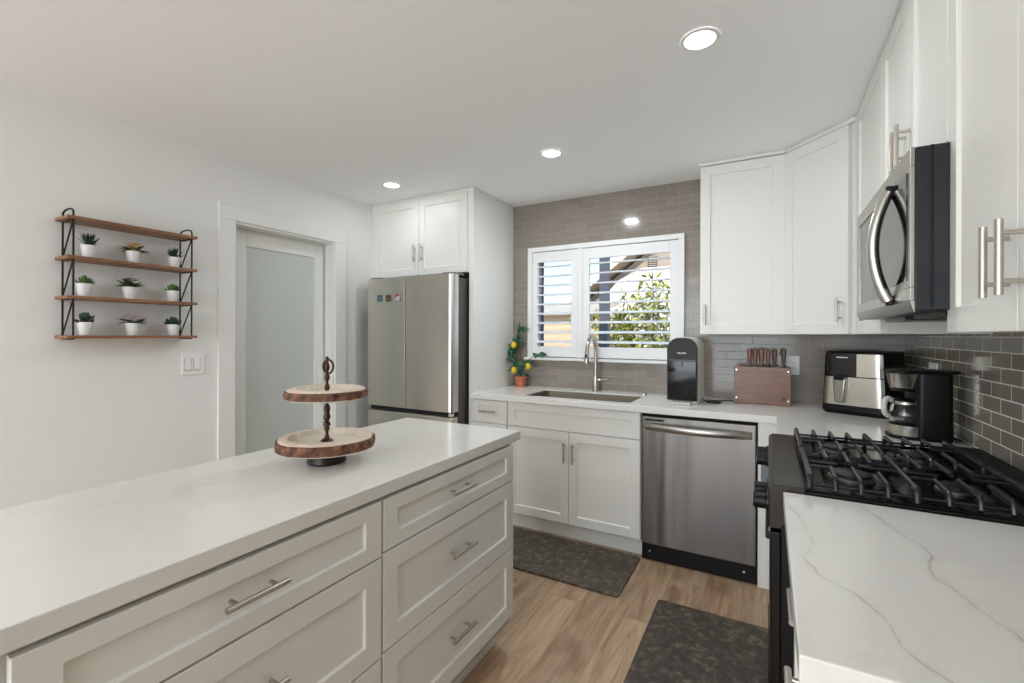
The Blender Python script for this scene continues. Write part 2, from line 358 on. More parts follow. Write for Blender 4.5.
struct('trim_2', B().box(XL-.088, XL-.0, DY1-.012, DY1, 0, DZ).box(XL-.088, XL, DY0, DY0+.012, 0, DZ).box(XL-.088, XL, DY0+.012, DY1-.012, DZ-.014, DZ).box(XL-.19, XL-.09, DY0-.3, DY0-.09, 0, DZ+.1).box(XL-.19, XL-.09, DY1+.09, DY1+.3, 0, DZ+.1).box(XL-.19, XL-.09, DY0-.3, DY1+.3, DZ+.06, DZ+.16), TRIM)

# ------------------------------------------------------------------ window and shutters
wn = bpy.data.objects.new('window_1', None); sc.collection.objects.link(wn); wn.location = (.756, 0, 1.15); wn['kind'] = 'structure'; wn['_org'] = tuple(wn.location)
b = B()
b.box(.147, .187, -.03, 0, 1.153, 2.008).box(1.325, 1.365, -.03, 0, 1.153, 2.008).box(.147, 1.365, -.03, 0, 2.008, 2.045).box(.578, .620, -.026, .03, 1.158, 2.008)
obj('window_frame', b, SHUT, wn, bevel=.002)
obj('window_sill', B().box(.122, 1.385, -.05, .0, 1.133, 1.154), SHUT, wn, bevel=.003)
b = B()
for x0, x1 in ((.186, .215), (1.297, 1.326), (.60, .625)): b.box(x0, x1, .085, .125, 1.16, 2.006)
b.box(.215, 1.3, .085, .125, 1.16, 1.195).box(.215, 1.3, .085, .125, 1.97, 2.006)
obj('sash', b, SHUT, wn, bevel=.002)
obj('sash_gasket', B().box(.216, .226, .09, .118, 1.195, 1.97).box(.6, .6005, .09, .118, 1.195, 1.97), plain('grey_gasket', (80, 82, 86), .6), wn, label='dark grey seal')
obj('glass_pane', B().box(.215, 1.298, .103, .107, 1.195, 1.97), PANE, wn)
def shutter(x0, x1, ox0, ox1, label):
    t = thing('window_shutter', label, 'window shutter', ((x0+x1)/2, -.02, 1.162))
    z0, z1, oz0, oz1 = 1.162, 2.003, 1.243, 1.922
    obj('shutter_frame', B().box(x0, ox0, -.024, .004, z0, z1).box(ox1, x1, -.024, .004, z0, z1).box(ox0, ox1, -.024, .004, z0, oz0).box(ox0, ox1, -.024, .004, oz1, z1), SHUT, t, bevel=.002)
    n = 9; st = (oz1-oz0)/n
    for i in range(n):
        zc_ = oz0+st*(i+.5); b = B(); pts = []
        for k in range(12):
            a = 2*PI*k/12; pts.append((math.cos(a)*.032, math.sin(a)*.0075))
        tilt = math.radians(12)
        P = [(ox0, -.01+p[0]*math.cos(tilt)-p[1]*math.sin(tilt), zc_+p[0]*math.sin(tilt)+p[1]*math.cos(tilt)) for p in pts]
        b.prism(P, (ox1-ox0, 0, 0)); obj('louver', b, SHUT, t, smooth=True)
    for zz in (1.3, 1.86): obj('hinge', B().box(x0-.004, x0+.006, -.029, -.023, zz, zz+.05), SHUT, t)
shutter(.189, .577, .236, .527, 'narrow white louvered shutter in the left bay of the sink window')
shutter(.621, 1.324, .674, 1.268, 'wide white louvered shutter in the right bay of the sink window')

# ------------------------------------------------------------------ outdoors
GROUND = plain('dry_ground', (150, 134, 112), .9, vary=.2, bscale=20)
struct('ground', B().box(-14, 12, .16, 25, -.4, -.3), GROUND)
SID = N('tan_siding'); v = SID.coord(); s_ = SID.n('SeparateXYZ'); SID.l(v, s_.inputs[0])
fr_ = SID.math('FRACT', SID.math('DIVIDE', s_.outputs['Z'], .19)); SID.bump(fr_, 1, .03)
SID.l(SID.ramp(SID.noise(SID.coord((1, 1, 20)), 1, 3), (.3, lin((206, 176, 142))), (.7, lin((226, 200, 164)))), SID.b.inputs['Base Color']); SID.set(Roughness=.8); SID = SID.m
STUC = plain('cream_stucco', (228, 220, 206), .9, bump=.3, bscale=30); STUC_SHADE = plain('shaded_stucco', (168, 154, 140), .9, bump=.3, bscale=30)  # grey-tan copy has the roof overhang's shade put into the wall colour
ROOFM = plain('pale_shingle', (190, 178, 160), .9, vary=.15, bscale=60); EAVE = plain('shaded_eave', (186, 166, 144), .8)  # brown of the eave is soffit shade painted into the roof colour
DPOST = plain('charcoal_paint', (84, 88, 96), .6)
t = thing('garden_shed', 'tan board-sided shed with pale low roof seen through the left shutter', 'shed', (-2.6, 6.3, -.3))
obj('shed_wall', B().box(-4.6, -1.35, 6, 7.6, -.3, 1.79), SID, t)
obj('shed_roof', B().prism([(-4.8, 5.8, 1.77), (-4.8, 5.8, 1.85), (-4.8, 7.7, 2.16), (-4.8, 7.7, 2.08)], (3.5, 0, 0)), ROOFM, t)
t = thing('neighbor_house', 'cream stucco neighbouring house with gable roof behind the shrub', 'house', (0, 10, -.3))
obj('house_wall', B().prism([(-2.9, 8.6, -.3), (-2.9, 8.6, 1.95), (1.7, 8.6, 5.35), (6, 8.6, 3.0), (6, 8.6, -.3)], (0, 5, 0)), STUC_SHADE, t)
obj('house_roof', B().prism([(-3.45, 8.0, 1.62), (-3.45, 8.0, 1.74), (1.7, 8.0, 5.62), (6.4, 8.0, 3.1), (6.4, 8.0, 2.98), (1.7, 8.0, 5.48)], (0, 5.8, 0)), EAVE, t)
obj('rake_board', B().prism([(-3.5, 7.94, 1.58), (-3.5, 7.94, 1.80), (1.7, 7.94, 5.72), (6.5, 7.94, 3.15), (6.5, 7.94, 2.93), (1.7, 7.94, 5.46)], (0, .06, 0)), STUC, t)
obj('gable_vent', B().box(-.80, -.60, 8.55, 8.6, 3.02, 3.36), DPOST, t)
b = B()
for i in range(6): b.box(-.79, -.61, 8.52, 8.55, 3.04+i*.055, 3.068+i*.055)
obj('vent_slats', b, STUC_SHADE, t)
obj('patio_wall', B().prism([(-1.95, 8.08, -.3), (-1.95, 8.08, 2.15), (-1.45, 8.08, 2.72), (-.85, 8.08, 3.0), (2.4, 8.08, 3.0), (2.4, 8.08, -.3)], (0, .4, 0)), STUC, t)
t = thing('patio_post', 'dark grey square patio post standing outside the sink window', 'post', (.31, 1.5, -.3))
obj('post_shaft', B().box(.262, .356, 1.45, 1.544, -.22, 2.9), DPOST, t, bevel=.004); obj('post_foot', B().box(.24, .378, 1.43, 1.566, -.3, -.22), DPOST, t, bevel=.004)
t = thing('utility_pole', 'thin grey utility pole with crossarm against the sky', 'utility pole', (-4.72, 14.6, -.3))
POLE = plain('weathered_pole', (104, 110, 122), .8)
obj('pole', B().tube([(-4.72, 14.6, -.3), (-4.72, 14.6, 5.1)], [.13, .11], 10), POLE, t, smooth=True)
obj('crossarm', B().box(-5.2, -4.3, 14.55, 14.65, 4.72, 4.84), POLE, t)
# shrub
t = thing('leafy_shrub', 'yellow-green leafy shrub growing just outside the sink window', 'shrub', (.65, 2.6, -.3))
BUSH = N('shrub_leaf'); BUSH.l(BUSH.ramp(BUSH.noise(BUSH.coord(), 9, 2), (.3, lin((64, 74, 28))), (.5, lin((128, 136, 44))), (.7, lin((196, 192, 80)))), BUSH.b.inputs['Base Color']); BUSH.set(Roughness=.45); BUSH = BUSH.m
bb, lf = B(), B(); rnd = random.Random(3)
for i in range(64):
    a = rnd.uniform(0, 2*PI); top = Vector((.62+rnd.gauss(0, .5), 2.7+rnd.uniform(-.4, .4), rnd.uniform(.7, 2.15)))
    if top.x < .25: top.z = min(top.z, 1.6)
    p0 = Vector((.65+rnd.uniform(-.08, .08), 2.6+rnd.uniform(-.08, .08), -.3)); mid = p0.lerp(top, .5)+Vector((rnd.uniform(-.1, .1), rnd.uniform(-.1, .1), .15))
    path = [p0, p0.lerp(mid, .5)+Vector((0, 0, .08)), mid, mid.lerp(top, .5)+Vector((0, 0, .04)), top]
    bb.tube(path, [.016, .013, .01, .007, .003], 6)
    for k in range(60):
        f = rnd.uniform(.45, 1.02); j = min(3, int(f*4)); q = path[j].lerp(path[j+1], f*4-j)
        d = Vector((rnd.gauss(0, 1), rnd.gauss(0, 1), rnd.gauss(.4, .8))).normalized()
        q = q+d*rnd.uniform(0, .12); lf.leaf(q, d, (rnd.gauss(0, 1), rnd.gauss(0, 1), 1), rnd.uniform(.07, .13), rnd.uniform(.028, .045), rnd.uniform(0, .4))
obj('branch_work', bb, STEM, t); obj('foliage', lf, BUSH, t)

# ------------------------------------------------------------------ tall panel, fridge cabinet
single(obj('end_panel', B().box(-.034, 0, -.61, -.004, 0, H-.002), WHITE, bevel=.0015), 'tall white end panel between refrigerator and sink counter', 'cabinet panel')
t = thing('wall_cabinet', 'white two-door cabinet above the refrigerator', 'cabinet', (-.5, -.3, 1.80))
obj('cabinet_body', B().box(XL+.002, -.036, -.588, -.004, 1.795, H-.002), WHITE, t)
obj('filler_strip', B().box(XL+.002, -.962, -.606, -.588, 1.795, H-.002).box(-.962, -.036, -.606, -.588, 2.392, H-.002).box(-.052, -.036, -.606, -.588, 1.795, 2.392), WHITE, t)
d = shaker((-.958, -.59, 1.797), X, -Y, .444, .592, parent=t); pull((-.548, -.61, 1.968), Z, -Y, .135, d)
d = shaker((-.511, -.59, 1.797), X, -Y, .456, .592, parent=t); pull((-.476, -.61, 1.968), Z, -Y, .135, d)

# refrigerator
t = thing('refrigerator', 'stainless steel french-door refrigerator beside the frosted pantry door', 'refrigerator', (-.48, -.4, 0))
obj('fridge_body', B().box(-.872, -.062, -.70, -.03, .03, 1.745), plain('fridge_side', (92, 90, 88), .45, .3), t, bevel=.004)
HG = plain('hinge_grey', (140, 138, 134), .4, .4)
for hx in (-.16, -.865): obj('hinge_cover', B().box(hx, hx+.09, -.76, -.62, 1.765, 1.78), HG, t, bevel=.004)
obj('door', B().box(-.878, -.490, -.785, -.707, .785, 1.764), FRSTEEL, t, bevel=.006, seg=3)
obj('door', B().prism([(-.483, -.785, .785), (-.085, -.785, .785), (-.07, -.780, .785), (-.06, -.768, .785), (-.056, -.75, .785), (-.056, -.707, .785), (-.483, -.707, .785)], (0, 0, .979)), FRSTEEL, t, bevel=.003, seg=2)
obj('freezer_drawer', B().box(-.878, -.056, -.785, -.707, .09, .752), FRSTEEL, t, bevel=.012, seg=4)
obj('handle_recess', B().box(-.87, -.062, -.75, -.70, .75, .79).box(-.492, -.481, -.778, -.71, .79, 1.76), DARKGAP, t, label='dark recess between doors and drawer')
obj('hinge', B().box(-.085, -.06, -.79, -.75, .757, .78), CHROME, t, bevel=.003)
obj('foot_grille', B().box(-.87, -.075, -.72, -.69, .0, .085), BLACK, t)
for x0, cols, lab in ((-.772, ((20, 36, 62), (96, 124, 146)), 'small square dark blue magnet, nearest the edge of the fridge door'), (-.680, ((30, 24, 14), (120, 96, 54)), 'small square brown and gold magnet between two others on the fridge'), (-.583, ((150, 30, 54), (200, 186, 200)), 'small square red and white magnet nearest the fridge door seam')):
    a = N('magnet_print'); f = a.noise(a.coord(loc=(x0*9, 0, 0)), 42, 2); a.l(a.ramp(f, (.46, lin(cols[0])), (.54, lin(cols[1]))), a.b.inputs['Base Color']); a.set(Roughness=.4)
    single(obj('fridge_magnet', B().box(x0, x0+.052, -.7905, -.7855, 1.585, 1.637), a.m, bevel=.002), lab, 'magnet', 'magnets on the refrigerator')

# ------------------------------------------------------------------ base cabinets, sink run
TOE = WHITE; FY = -.605
t = thing('base_cabinet', 'narrow white base cabinet with one top drawer beside the tall end panel', 'cabinet', (.15, -.3, 0))
obj('cabinet_body', B().box(.002, .297, FY, -.006, .105, .874), WHITE, t); obj('toe_kick', B().box(.002, .297, -.565, -.55, .001, .105), WHITE, t)
d = shaker((.004, FY, .712), X, -Y, .290, .158, parent=t, name='drawer', fr=.04); pull((.148, -.625, .793), X, -Y, .13, d)
d = shaker((.004, FY, .115), X, -Y, .290, .592, parent=t); pull((.262, -.625, .60), Z, -Y, .13, d)
t = thing('sink_cabinet', 'white two-door base cabinet under the kitchen sink', 'cabinet', (.75, -.3, 0))
obj('cabinet_body', B().box(.299, .33, FY, -.006, .105, .874).box(1.18, 1.212, FY, -.006, .105, .874).box(.33, 1.18, FY, -.006, .105, .13).box(.33, 1.18, FY, FY+.02, .105, .874), WHITE, t); obj('toe_kick', B().box(.299, 1.212, -.565, -.55, .001, .105), WHITE, t)
shaker((.301, FY, .712), X, -Y, .907, .160, parent=t, name='false_front', fr=.05)
d = shaker((.301, FY, .115), X, -Y, .452, .592, parent=t); pull((.728, -.625, .577), Z, -Y, .13, d)
d = shaker((.756, FY, .115), X, -Y, .452, .592, parent=t); pull((.787, -.625, .575), Z, -Y, .13, d)
# dishwasher
t = thing('dishwasher', 'stainless steel dishwasher with a bowed bar handle', 'dishwasher', (1.52, -.3, 0))
obj('tub', B().box(1.216, 1.824, -.59, -.02, .10, .872), BLACKM, t)
obj('door', B().box(1.2195, 1.8205, -.628, -.592, .105, .858), STEEL, t, bevel=.006, seg=3)
obj('vent_slot', B().box(1.236, 1.345, -.6295, -.627, .832, .843), BLACK, t)
obj('kick_plate', B().box(1.216, 1.824, -.60, -.575, .002, .098), BLACK, t, bevel=.002)
for xx in (1.262, 1.762): obj('screw', B().tube([(xx, -.603, .055), (xx, -.599, .055)], .006, 10), CHROME, t)
b = B(); rows = []
for i in range(25):
    s_ = i/24; x = 1.24+.56*s_; out = .046*math.sin(PI*s_)**.8; zc_ = .800
    pr = [(-.627-out*.2, zc_+.020), (-.632-out, zc_+.020), (-.638-out, zc_+.012), (-.638-out, zc_-.012), (-.632-out, zc_-.02), (-.627-out*.2-(.0), zc_-.020)]
    if 0 < i < 24: pr = [(-.632-out+.008, zc_+.020), (-.636-out, zc_+.019), (-.641-out, zc_+.010), (-.641-out, zc_-.012), (-.636-out, zc_-.02), (-.632-out+.008, zc_-.020)]
    rows.append([b.bm.verts.new((x, p, q)) for p, q in pr])
for A, C in zip(rows, rows[1:]):
    for k in range(6): b.bm.faces.new((A[k], A[(k+1) % 6], C[(k+1) % 6], C[k]))
b.bm.faces.new(rows[0]); b.bm.faces.new(rows[-1][::-1])
obj('handle', b, MWSTEEL, t, smooth=True, angle=50)
# narrow filler, corner base
t = thing('filler_cabinet', 'narrow white filler cabinet in the corner beside the dishwasher', 'cabinet', (1.87, -.3, 0))
obj('cabinet_body', B().box(1.828, 1.93, -.622, -.006, .001, .874).box(1.93, 2.53, -1.19, -.006, .001, .874), WHITE, t, bevel=.001)
obj('inset_panel', B().box(1.842, 1.895, -.626, -.621, .45, .70), plain('slate_grey_paint', (120, 124, 128), .5), t, label='slate grey inset')
obj('latch', B().box(1.845, 1.89, -.634, -.622, .30, .40).box(1.858, 1.877, -.634, -.622, .39, .43), WHITE, t, bevel=.004)

# L-shaped counter with sink cut-out
def slab(name, outer, holes, z0, z1, mat, bevel=.003, parent=None):
    bm = bmesh.new(); es = []
    for lp in [outer]+holes:
        vs = [bm.verts.new((p[0], p[1], z1)) for p in lp]
        es += [bm.edges.new((vs[i], vs[(i+1) % len(vs)])) for i in range(len(vs))]
    bmesh.ops.triangle_fill(bm, use_beauty=True, use_dissolve=False, edges=es)
    top = list(bm.faces); r = bmesh.ops.extrude_face_region(bm, geom=top); vs = [g for g in r['geom'] if isinstance(g, bmesh.types.BMVert)]
    bmesh.ops.translate(bm, verts=vs, vec=(0, 0, z0-z1))
    b = B(); b.bm = bm; return obj(name, b, mat, parent, bevel=bevel)
def rrect(x0, x1, y0, y1, r, n=5):
    out = []
    for cx, cy, a0 in ((x1-r, y1-r, 0), (x0+r, y1-r, 90), (x0+r, y0+r, 180), (x1-r, y0+r, 270)):
        for k in range(n+1):
            a = math.radians(a0+90*k/n); out.append((cx+r*math.cos(a), cy+r*math.sin(a)))
    return out
o = slab('countertop', [(.002, -.004), (XR-.002, -.004), (XR-.002, -1.192), (1.91, -1.192), (1.91, -.646), (.002, -.646)], [rrect(.386, 1.125, -.548, -.165, .035)[::-1]], .877, ZC, Q_MAIN)
single(o, 'L-shaped white quartz countertop around the sink and corner', 'countertop')
t = thing('kitchen_sink', 'stainless steel undermount sink set in the counter under the window', 'sink', (.74, -.33, .68))
b = B(); rings = []
for r_, z_, ins in ((.035, .908, .0012), (.035, .908, .003), (.035, .72, .006), (.05, .69, .02), (.05, .686, .06)):
    rings.append([b.bm.verts.new((p[0], p[1], z_)) for p in rrect(.386+ins, 1.125-ins, -.548+ins, -.165-ins, r_)])
for A, C in zip(rings, rings[1:]):
    for k in range(len(A)): b.bm.faces.new((A[k], A[(k+1) % len(A)], C[(k+1) % len(A)], C[k]))
b.bm.faces.new(rings[-1])
o = obj('basin', b, SINKM, t, smooth=True); md = o.modifiers.new('solid', 'SOLIDIFY'); md.thickness = .0015; md.offset = -1
obj('drain', B().lathe([(0, .003), (.03, .003), (.042, .004), (.045, 0), (0, 0)], (.74, -.33, .687)), CHROME, t, smooth=True)
t = thing('kitchen_faucet', 'brushed nickel gooseneck faucet standing behind the sink', 'faucet', (.745, -.072, ZC))
path = [(.745, -.072, 1.0+.02*i) for i in range(12)]
for k in range(1, 13):
    a = PI*k/12*.97; path.append((.745-.006*k/12, -.072-.085*(1-math.cos(a)), 1.22+.098*math.sin(a)))
obj('faucet_body', B().lathe([(.0, 0), (.027, 0), (.027, .006), (.0235, .01), (.0235, .10), (.019, .118), (.0, .118)], (.745, -.072, ZC+.001), 28), NICKEL, t, smooth=True)
obj('spout', B().tube(path, .0145, 16), NICKEL, t, smooth=True)
e = Vector(path[-1]); b = B().tube([e+Vector((0, .002, .002)), e+Vector((0, -.004, -.03)), e+Vector((0, -.010, -.085)), e+Vector((0, -.011, -.098))], [.0155, .0165, .0195, .018], 18)
sh = obj('spray_head', b, NICKEL, t, smooth=True)
obj('button', B().box(e.x-.006, e.x+.006, e.y-.028, e.y-.02, e.z-.06, e.z-.032), BLACK, sh)
obj('lever', B().tube([(.765, -.072, 1.0), (.80, -.072, 1.004), (.838, -.074, 1.012)], [.014, .0075, .0065], 14), NICKEL, t, smooth=True)
single(obj('air_gap_cap', B().lathe([(0, .014), (.017, .013), (.02, .008), (.02, 0), (0, 0)], (1.11, -.1, ZC+.0005), 24), CHROME, smooth=True), 'small round chrome cap on the counter at the right of the sink', 'sink fitting')

# ------------------------------------------------------------------ upper cabinets
ZB = 1.343; XF = 2.245
t = thing('wall_cabinet', 'white single-door wall cabinet right of the sink window', 'cabinet', (1.72, -.15, ZB))
obj('cabinet_body', B().box(1.50, 1.957, -.292, -.004, ZB, 2.385), WHITE, t)
obj('crown_strip', B().box(1.496, 1.96, -.318, -.004, 2.386, H-.002), WHITE, t, bevel=.003)
d = shaker((1.502, -.293, ZB), X, -Y, .452, 1.038, parent=t); pull((1.532, -.313, 1.462), Z, -Y, .125, d)
# diagonal corner
t = thing('wall_cabinet', 'white corner wall cabinet with an angled door', 'cabinet', (2.25, -.3, ZB))
A_, C_ = Vector((1.960, -.30, 0)), Vector((2.238, -.602, 0)); u = (C_-A_).normalized(); nn = Vector((u.y, -u.x, 0)); wd = (C_-A_).length
poly = [(1.960, -.004), (XR-.002, -.004), (XR-.002, -.602), (2.252, -.602), (1.960, -.286)]
obj('cabinet_body', B().prism([(p[0], p[1], ZB) for p in poly], (0, 0, 2.385-ZB)), WHITE, t)
obj('crown_strip', B().prism([(p[0], p[1], 2.386) for p in [(1.962, -.004), (XR-.002, -.004), (XR-.002, -.602), (2.236, -.612), (1.962, -.314)]], (0, 0, H-.002-2.386)), WHITE, t, bevel=.002)
Pd = Vector((1.960, -.286, ZB))+u*.010+nn*.0
d = shaker(Pd+nn*.002, u, nn, wd-.018, 1.038, parent=t); pc_ = Pd+u*(wd-.055)+nn*.022; pc_.z = 1.465; pull(pc_, Z, nn, .125, d)
# right run
FX = XF+.02
t = thing('wall_cabinet', 'white wall cabinet between the corner cabinet and the microwave', 'cabinet', (2.4, -.9, ZB))
obj('cabinet_body', B().box(FX, XR-.002, -1.188, -.606, ZB, H-.004), WHITE, t)
shaker((FX, -.64, ZB), -Y, -X, .545, 1.062, parent=t)
obj('filler_strip', B().box(XF, FX, -.638, -.606, ZB, H-.004), WHITE, t)
t = thing('wall_cabinet', 'white two-door wall cabinet mounted above the microwave', 'cabinet', (2.4, -1.57, 1.8))
obj('cabinet_body', B().box(FX, XR-.002, -1.948, -1.192, 1.795, H-.004), WHITE, t)
d = shaker((FX, -1.194, 1.80), -Y, -X, .374, .602, parent=t); pull((XF, -1.54, 1.912), Z, -X, .125, d, so=.034)
d = shaker((FX, -1.571, 1.80), -Y, -X, .353, .602, parent=t); pull((XF, -1.602, 1.912), Z, -X, .125, d, so=.034)
t = thing('wall_cabinet', 'large white two-door wall cabinet right of the microwave', 'cabinet', (2.4, -2.3, ZB))
obj('cabinet_body', B().box(FX, XR-.002, -2.66, -1.9485, ZB, H-.004), WHITE, t)
d = shaker((FX, -1.928, ZB), -Y, -X, .352, 1.062, parent=t); pull((XF, -2.250, 1.467), Z, -X, .127, d, so=.034)
d = shaker((FX, -2.284, ZB), -Y, -X, .374, 1.062, parent=t); pull((XF, -2.316, 1.467), Z, -X, .127, d, so=.034)

# ------------------------------------------------------------------ microwave
t = thing('microwave', 'stainless over-the-range microwave with a bowed handle', 'microwave', (2.36, -1.57, 1.39))
mz0, mz1 = 1.392, 1.790
obj('microwave_body', B().box(2.182, XR-.002, -1.948, -1.193, mz0+.004, mz1), plain('microwave_side', (12, 17, 25), .25, bump=.1, bscale=200), t, bevel=.002)
obj('front_band', B().box(2.210, 2.216, -1.9495, -1.19, mz0+.01, mz1), BLACK, t)
b = B().box(2.172, 2.181, -1.950, -1.191, 1.745, mz1).box(2.172, 2.181, -1.950, -1.191, mz0+.028, 1.452).box(2.172, 2.181, -1.236, -1.191, 1.452, 1.745).box(2.172, 2.181, -1.950, -1.748, 1.452, 1.745)
obj('door', b, MWSTEEL, t, bevel=.0015)
obj('window_pane', B().box(2.176, 2.181, -1.748, -1.236, 1.452, 1.745), BLGLASS, t, label='dark glass window')
obj('control_panel', B().box(2.1695, 2.173, -1.925, -1.765, 1.47, 1.735), BLGLASS, t, label='dark glass control panel')
b = B().prism([(2.172, -1.95, mz0+.028), (2.1815, -1.95, mz0+.028), (2.1815, -1.95, mz0), (2.180, -1.95, mz0)], (0, .759, 0)); obj('vent_lip', b, MWSTEEL, t, bevel=.001)
hp = []
for i in range(17):
    s_ = i/16; hp.append((2.162-.034*math.sin(PI*s_)**.85, -1.775, 1.730-.300*s_))
hd = obj('handle', B().tube(hp, .0145, 14), BRSTEEL, t, smooth=True)
for zz in (1.733, 1.432): obj('handle_mount', B().box(2.156, 2.172, -1.782, -1.768, zz-.014, zz+.014), BLACK, hd, bevel=.003)
obj('grease_filter', B().box(2.25, 2.5, -1.9, -1.62, 1.385, 1.396).box(2.25, 2.5, -1.52, -1.24, 1.385, 1.396), BLSTEEL, t)

# ------------------------------------------------------------------ near counter + cabinet
def V(u_, v_): return (u_, v_)
vein_a = [(2.04, -1.94), (2.076, -1.995), (2.112, -2.108), (2.138, -2.196), (2.133, -2.333), (2.153, -2.4), (2.164, -2.45), (2.18, -2.496), (2.22, -2.6)]
vein_b = [(1.905, -1.96), (1.916, -2.032), (1.954, -2.26), (1.931, -2.361), (1.947, -2.415), (1.998, -2.456), (2.023, -2.509), (2.034, -2.59), (2.07, -2.643), (2.1, -2.7)]
Q_NEAR = quartz('quartz_near', [vein_a, vein_b], .5, .0030)
single(slab('countertop', [(1.91, -2.676), (1.91, -1.954), (XR-.002, -1.954), (XR-.002, -2.676)], [], .877, ZC, Q_NEAR), 'white quartz countertop with grey veins in front of the gas range', 'countertop')
t = thing('base_cabinet', 'white base cabinet below the veined counter in front of the range', 'cabinet', (2.25, -2.3, 0))
obj('cabinet_body', B().box(1.955, XR-.002, -2.672, -1.956, .105, .875), WHITE, t); obj('toe_kick', B().box(2.0, 2.015, -2.672, -1.956, .001, .105), WHITE, t)
d = shaker((1.955, -1.96, .655), -Y, -X, .352, .215, parent=t, name='drawer', fr=.05); pull((1.935, -2.215, .745), Y, -X, .14, d, so=.017)
d = shaker((1.955, -2.316, .655), -Y, -X, .352, .215, parent=t, name='drawer', fr=.05); pull((1.935, -2.51, .745), Y, -X, .14, d, so=.030)
for y_ in (-1.96, -2.316): shaker((1.955, y_, .115), -Y, -X, .352, .535, parent=t)

# ------------------------------------------------------------------ gas range
RY0, RY1 = -1.949, -1.197
t = thing('gas_range', 'black slide-in gas range with cast iron grates', 'stove', (2.2, -1.573, 0))
obj('range_body', B().box(1.905, 2.50, RY0+.004, RY1-.004, .06, .905), BLACK, t, bevel=.003)
obj('oven_door', B().box(1.879, 1.905, RY0+.004, RY1-.004, .235, .80), BLENAMEL, t, bevel=.004)
obj('storage_drawer', B().box(1.876, 1.905, RY0+.004, RY1-.004, .075, .225), BLENAMEL, t, bevel=.004)
obj('control_panel', B().prism([(1.876, RY0, .81), (1.905, RY0, .81), (1.962, RY0, .905), (1.962, RY0, .930), (1.888, RY0, .930), (1.876, RY0, .918)], (0, RY1-RY0, 0)), BLSTEEL, t, bevel=.003)
obj('cooktop', B().box(1.962, 2.515, RY0, RY1, .905, .924).box(1.962, 1.972, RY0, RY1, .924, .930).box(1.962, 2.515, RY0, RY0+.012, .924, .930).box(1.962, 2.515, RY1-.012, RY1, .924, .930), BLENAMEL, t, bevel=.003)
for yy in (-1.885, -1.775, -1.385, -1.26):
    k_ = obj('knob', B().tube([(1.878, yy, .862), (1.872, yy, .862), (1.868, yy, .862), (1.840, yy, .862), (1.837, yy, .862)], [.027, .027, .022, .0215, .019], 20), BLACK, t, smooth=True)
    obj('knob_ring', B().tube([(1.875, yy, .862), (1.871, yy, .862)], .0282, 20), BLSTEEL, k_, smooth=True); obj('knob_grip', B().box(1.8355, 1.838, yy-.003, yy+.003, .850, .874), CHROME, k_, bevel=.001)
hd = obj('oven_handle', B().tube([(1.872, RY0+.08, .755), (1.872, RY1-.08, .755)], .0045, 14), BLSTEEL, t, smooth=True)
for y_ in (RY0+.08, RY1-.105): obj('handle_bracket', B().box(1.872, 1.880, y_, y_+.025, .748, .762), BLSTEEL, hd)
obj('back_trim', B().box(2.43, 2.520, RY0, RY1, .924, .944), BLACKM, t, bevel=.003)
b = B()
for i in range(7):
    y_ = RY0+.05+i*.098; b.box(2.458, 2.495, y_, y_+.075, .944, .9455)
obj('vent_slots', b, DARKGAP, t)
BCAP = plain('burner_cap', (30, 30, 32), .4); BALU = plain('burner_base', (120, 116, 110), .4, .8)
for bx, by, br_ in ((2.083, -1.757, .05), (2.305, -1.757, .036), (2.083, -1.392, .038), (2.305, -1.392, .046)):
    q = obj('burner', B().lathe([(br_*1.12, 0), (br_*1.12, .006), (br_*.9, .011), (0, .011)], (bx, by, .9245), 28), BALU, t, smooth=True)
    obj('burner_cap', B().lathe([(0, .0195), (br_*.8, .0195), (br_, .0165), (br_, .0115), (0, .0115)], (bx, by, .9245), 28), BCAP, q, smooth=True)
def bar(b, pts, r_=.0062): b.tube(smoothp(pts, 4), r_, 8)
def grate(y0, y1):
    b = B(); x0, x1, xm, zt, zl = 1.972, 2.420, 2.192, .960, .940; yc = (y0+y1)/2
    for x_ in (x0, xm, x1): bar(b, [(x_, y0, zl-.012), (x_, y0+.008, zt-.004), (x_, y0+.03, zt), (x_, y1-.03, zt), (x_, y1-.008, zt-.004), (x_, y1, zl-.012)], .0074)
    for y_ in (y0+.006, y1-.006): b.tube([(x0, y_, zl), (x1, y_, zl)], .0042, 8)
    for cx in (2.083, 2.305):
        for s_ in (-1, 1):
            ye = yc+s_*(y1-y0)/2
            bar(b, [(cx, ye, zl-.008), (cx, ye-s_*.008, zt-.003), (cx, ye-s_*.03, zt), (cx, yc+s_*.028, zt)])
            for e_ in (-1, 1):
                xx = cx+e_*.054; bar(b, [(xx, ye, zl-.008), (xx, ye-s_*.008, zt-.003), (xx, ye-s_*.025, zt), (xx, yc+s_*.052, zt)])
                if s_ == e_: b.tube([(xx, yc+s_*.054, zt), (cx+e_*.109, yc+s_*.054, zt)], .0055, 8)
            b.tube([(cx+s_*.109, yc, zt), (cx+s_*.034, yc, zt)], .005, 8)
    for x_ in (x0, xm, x1):
        for y_ in (y0+.006, y1-.006): b.tube([(x_, y_, .9245), (x_, y_, zl)], .006, 8)
    return obj('grate', b, IRON, t, smooth=True)
grate(-1.932, -1.582); grate(-1.566, -1.218)

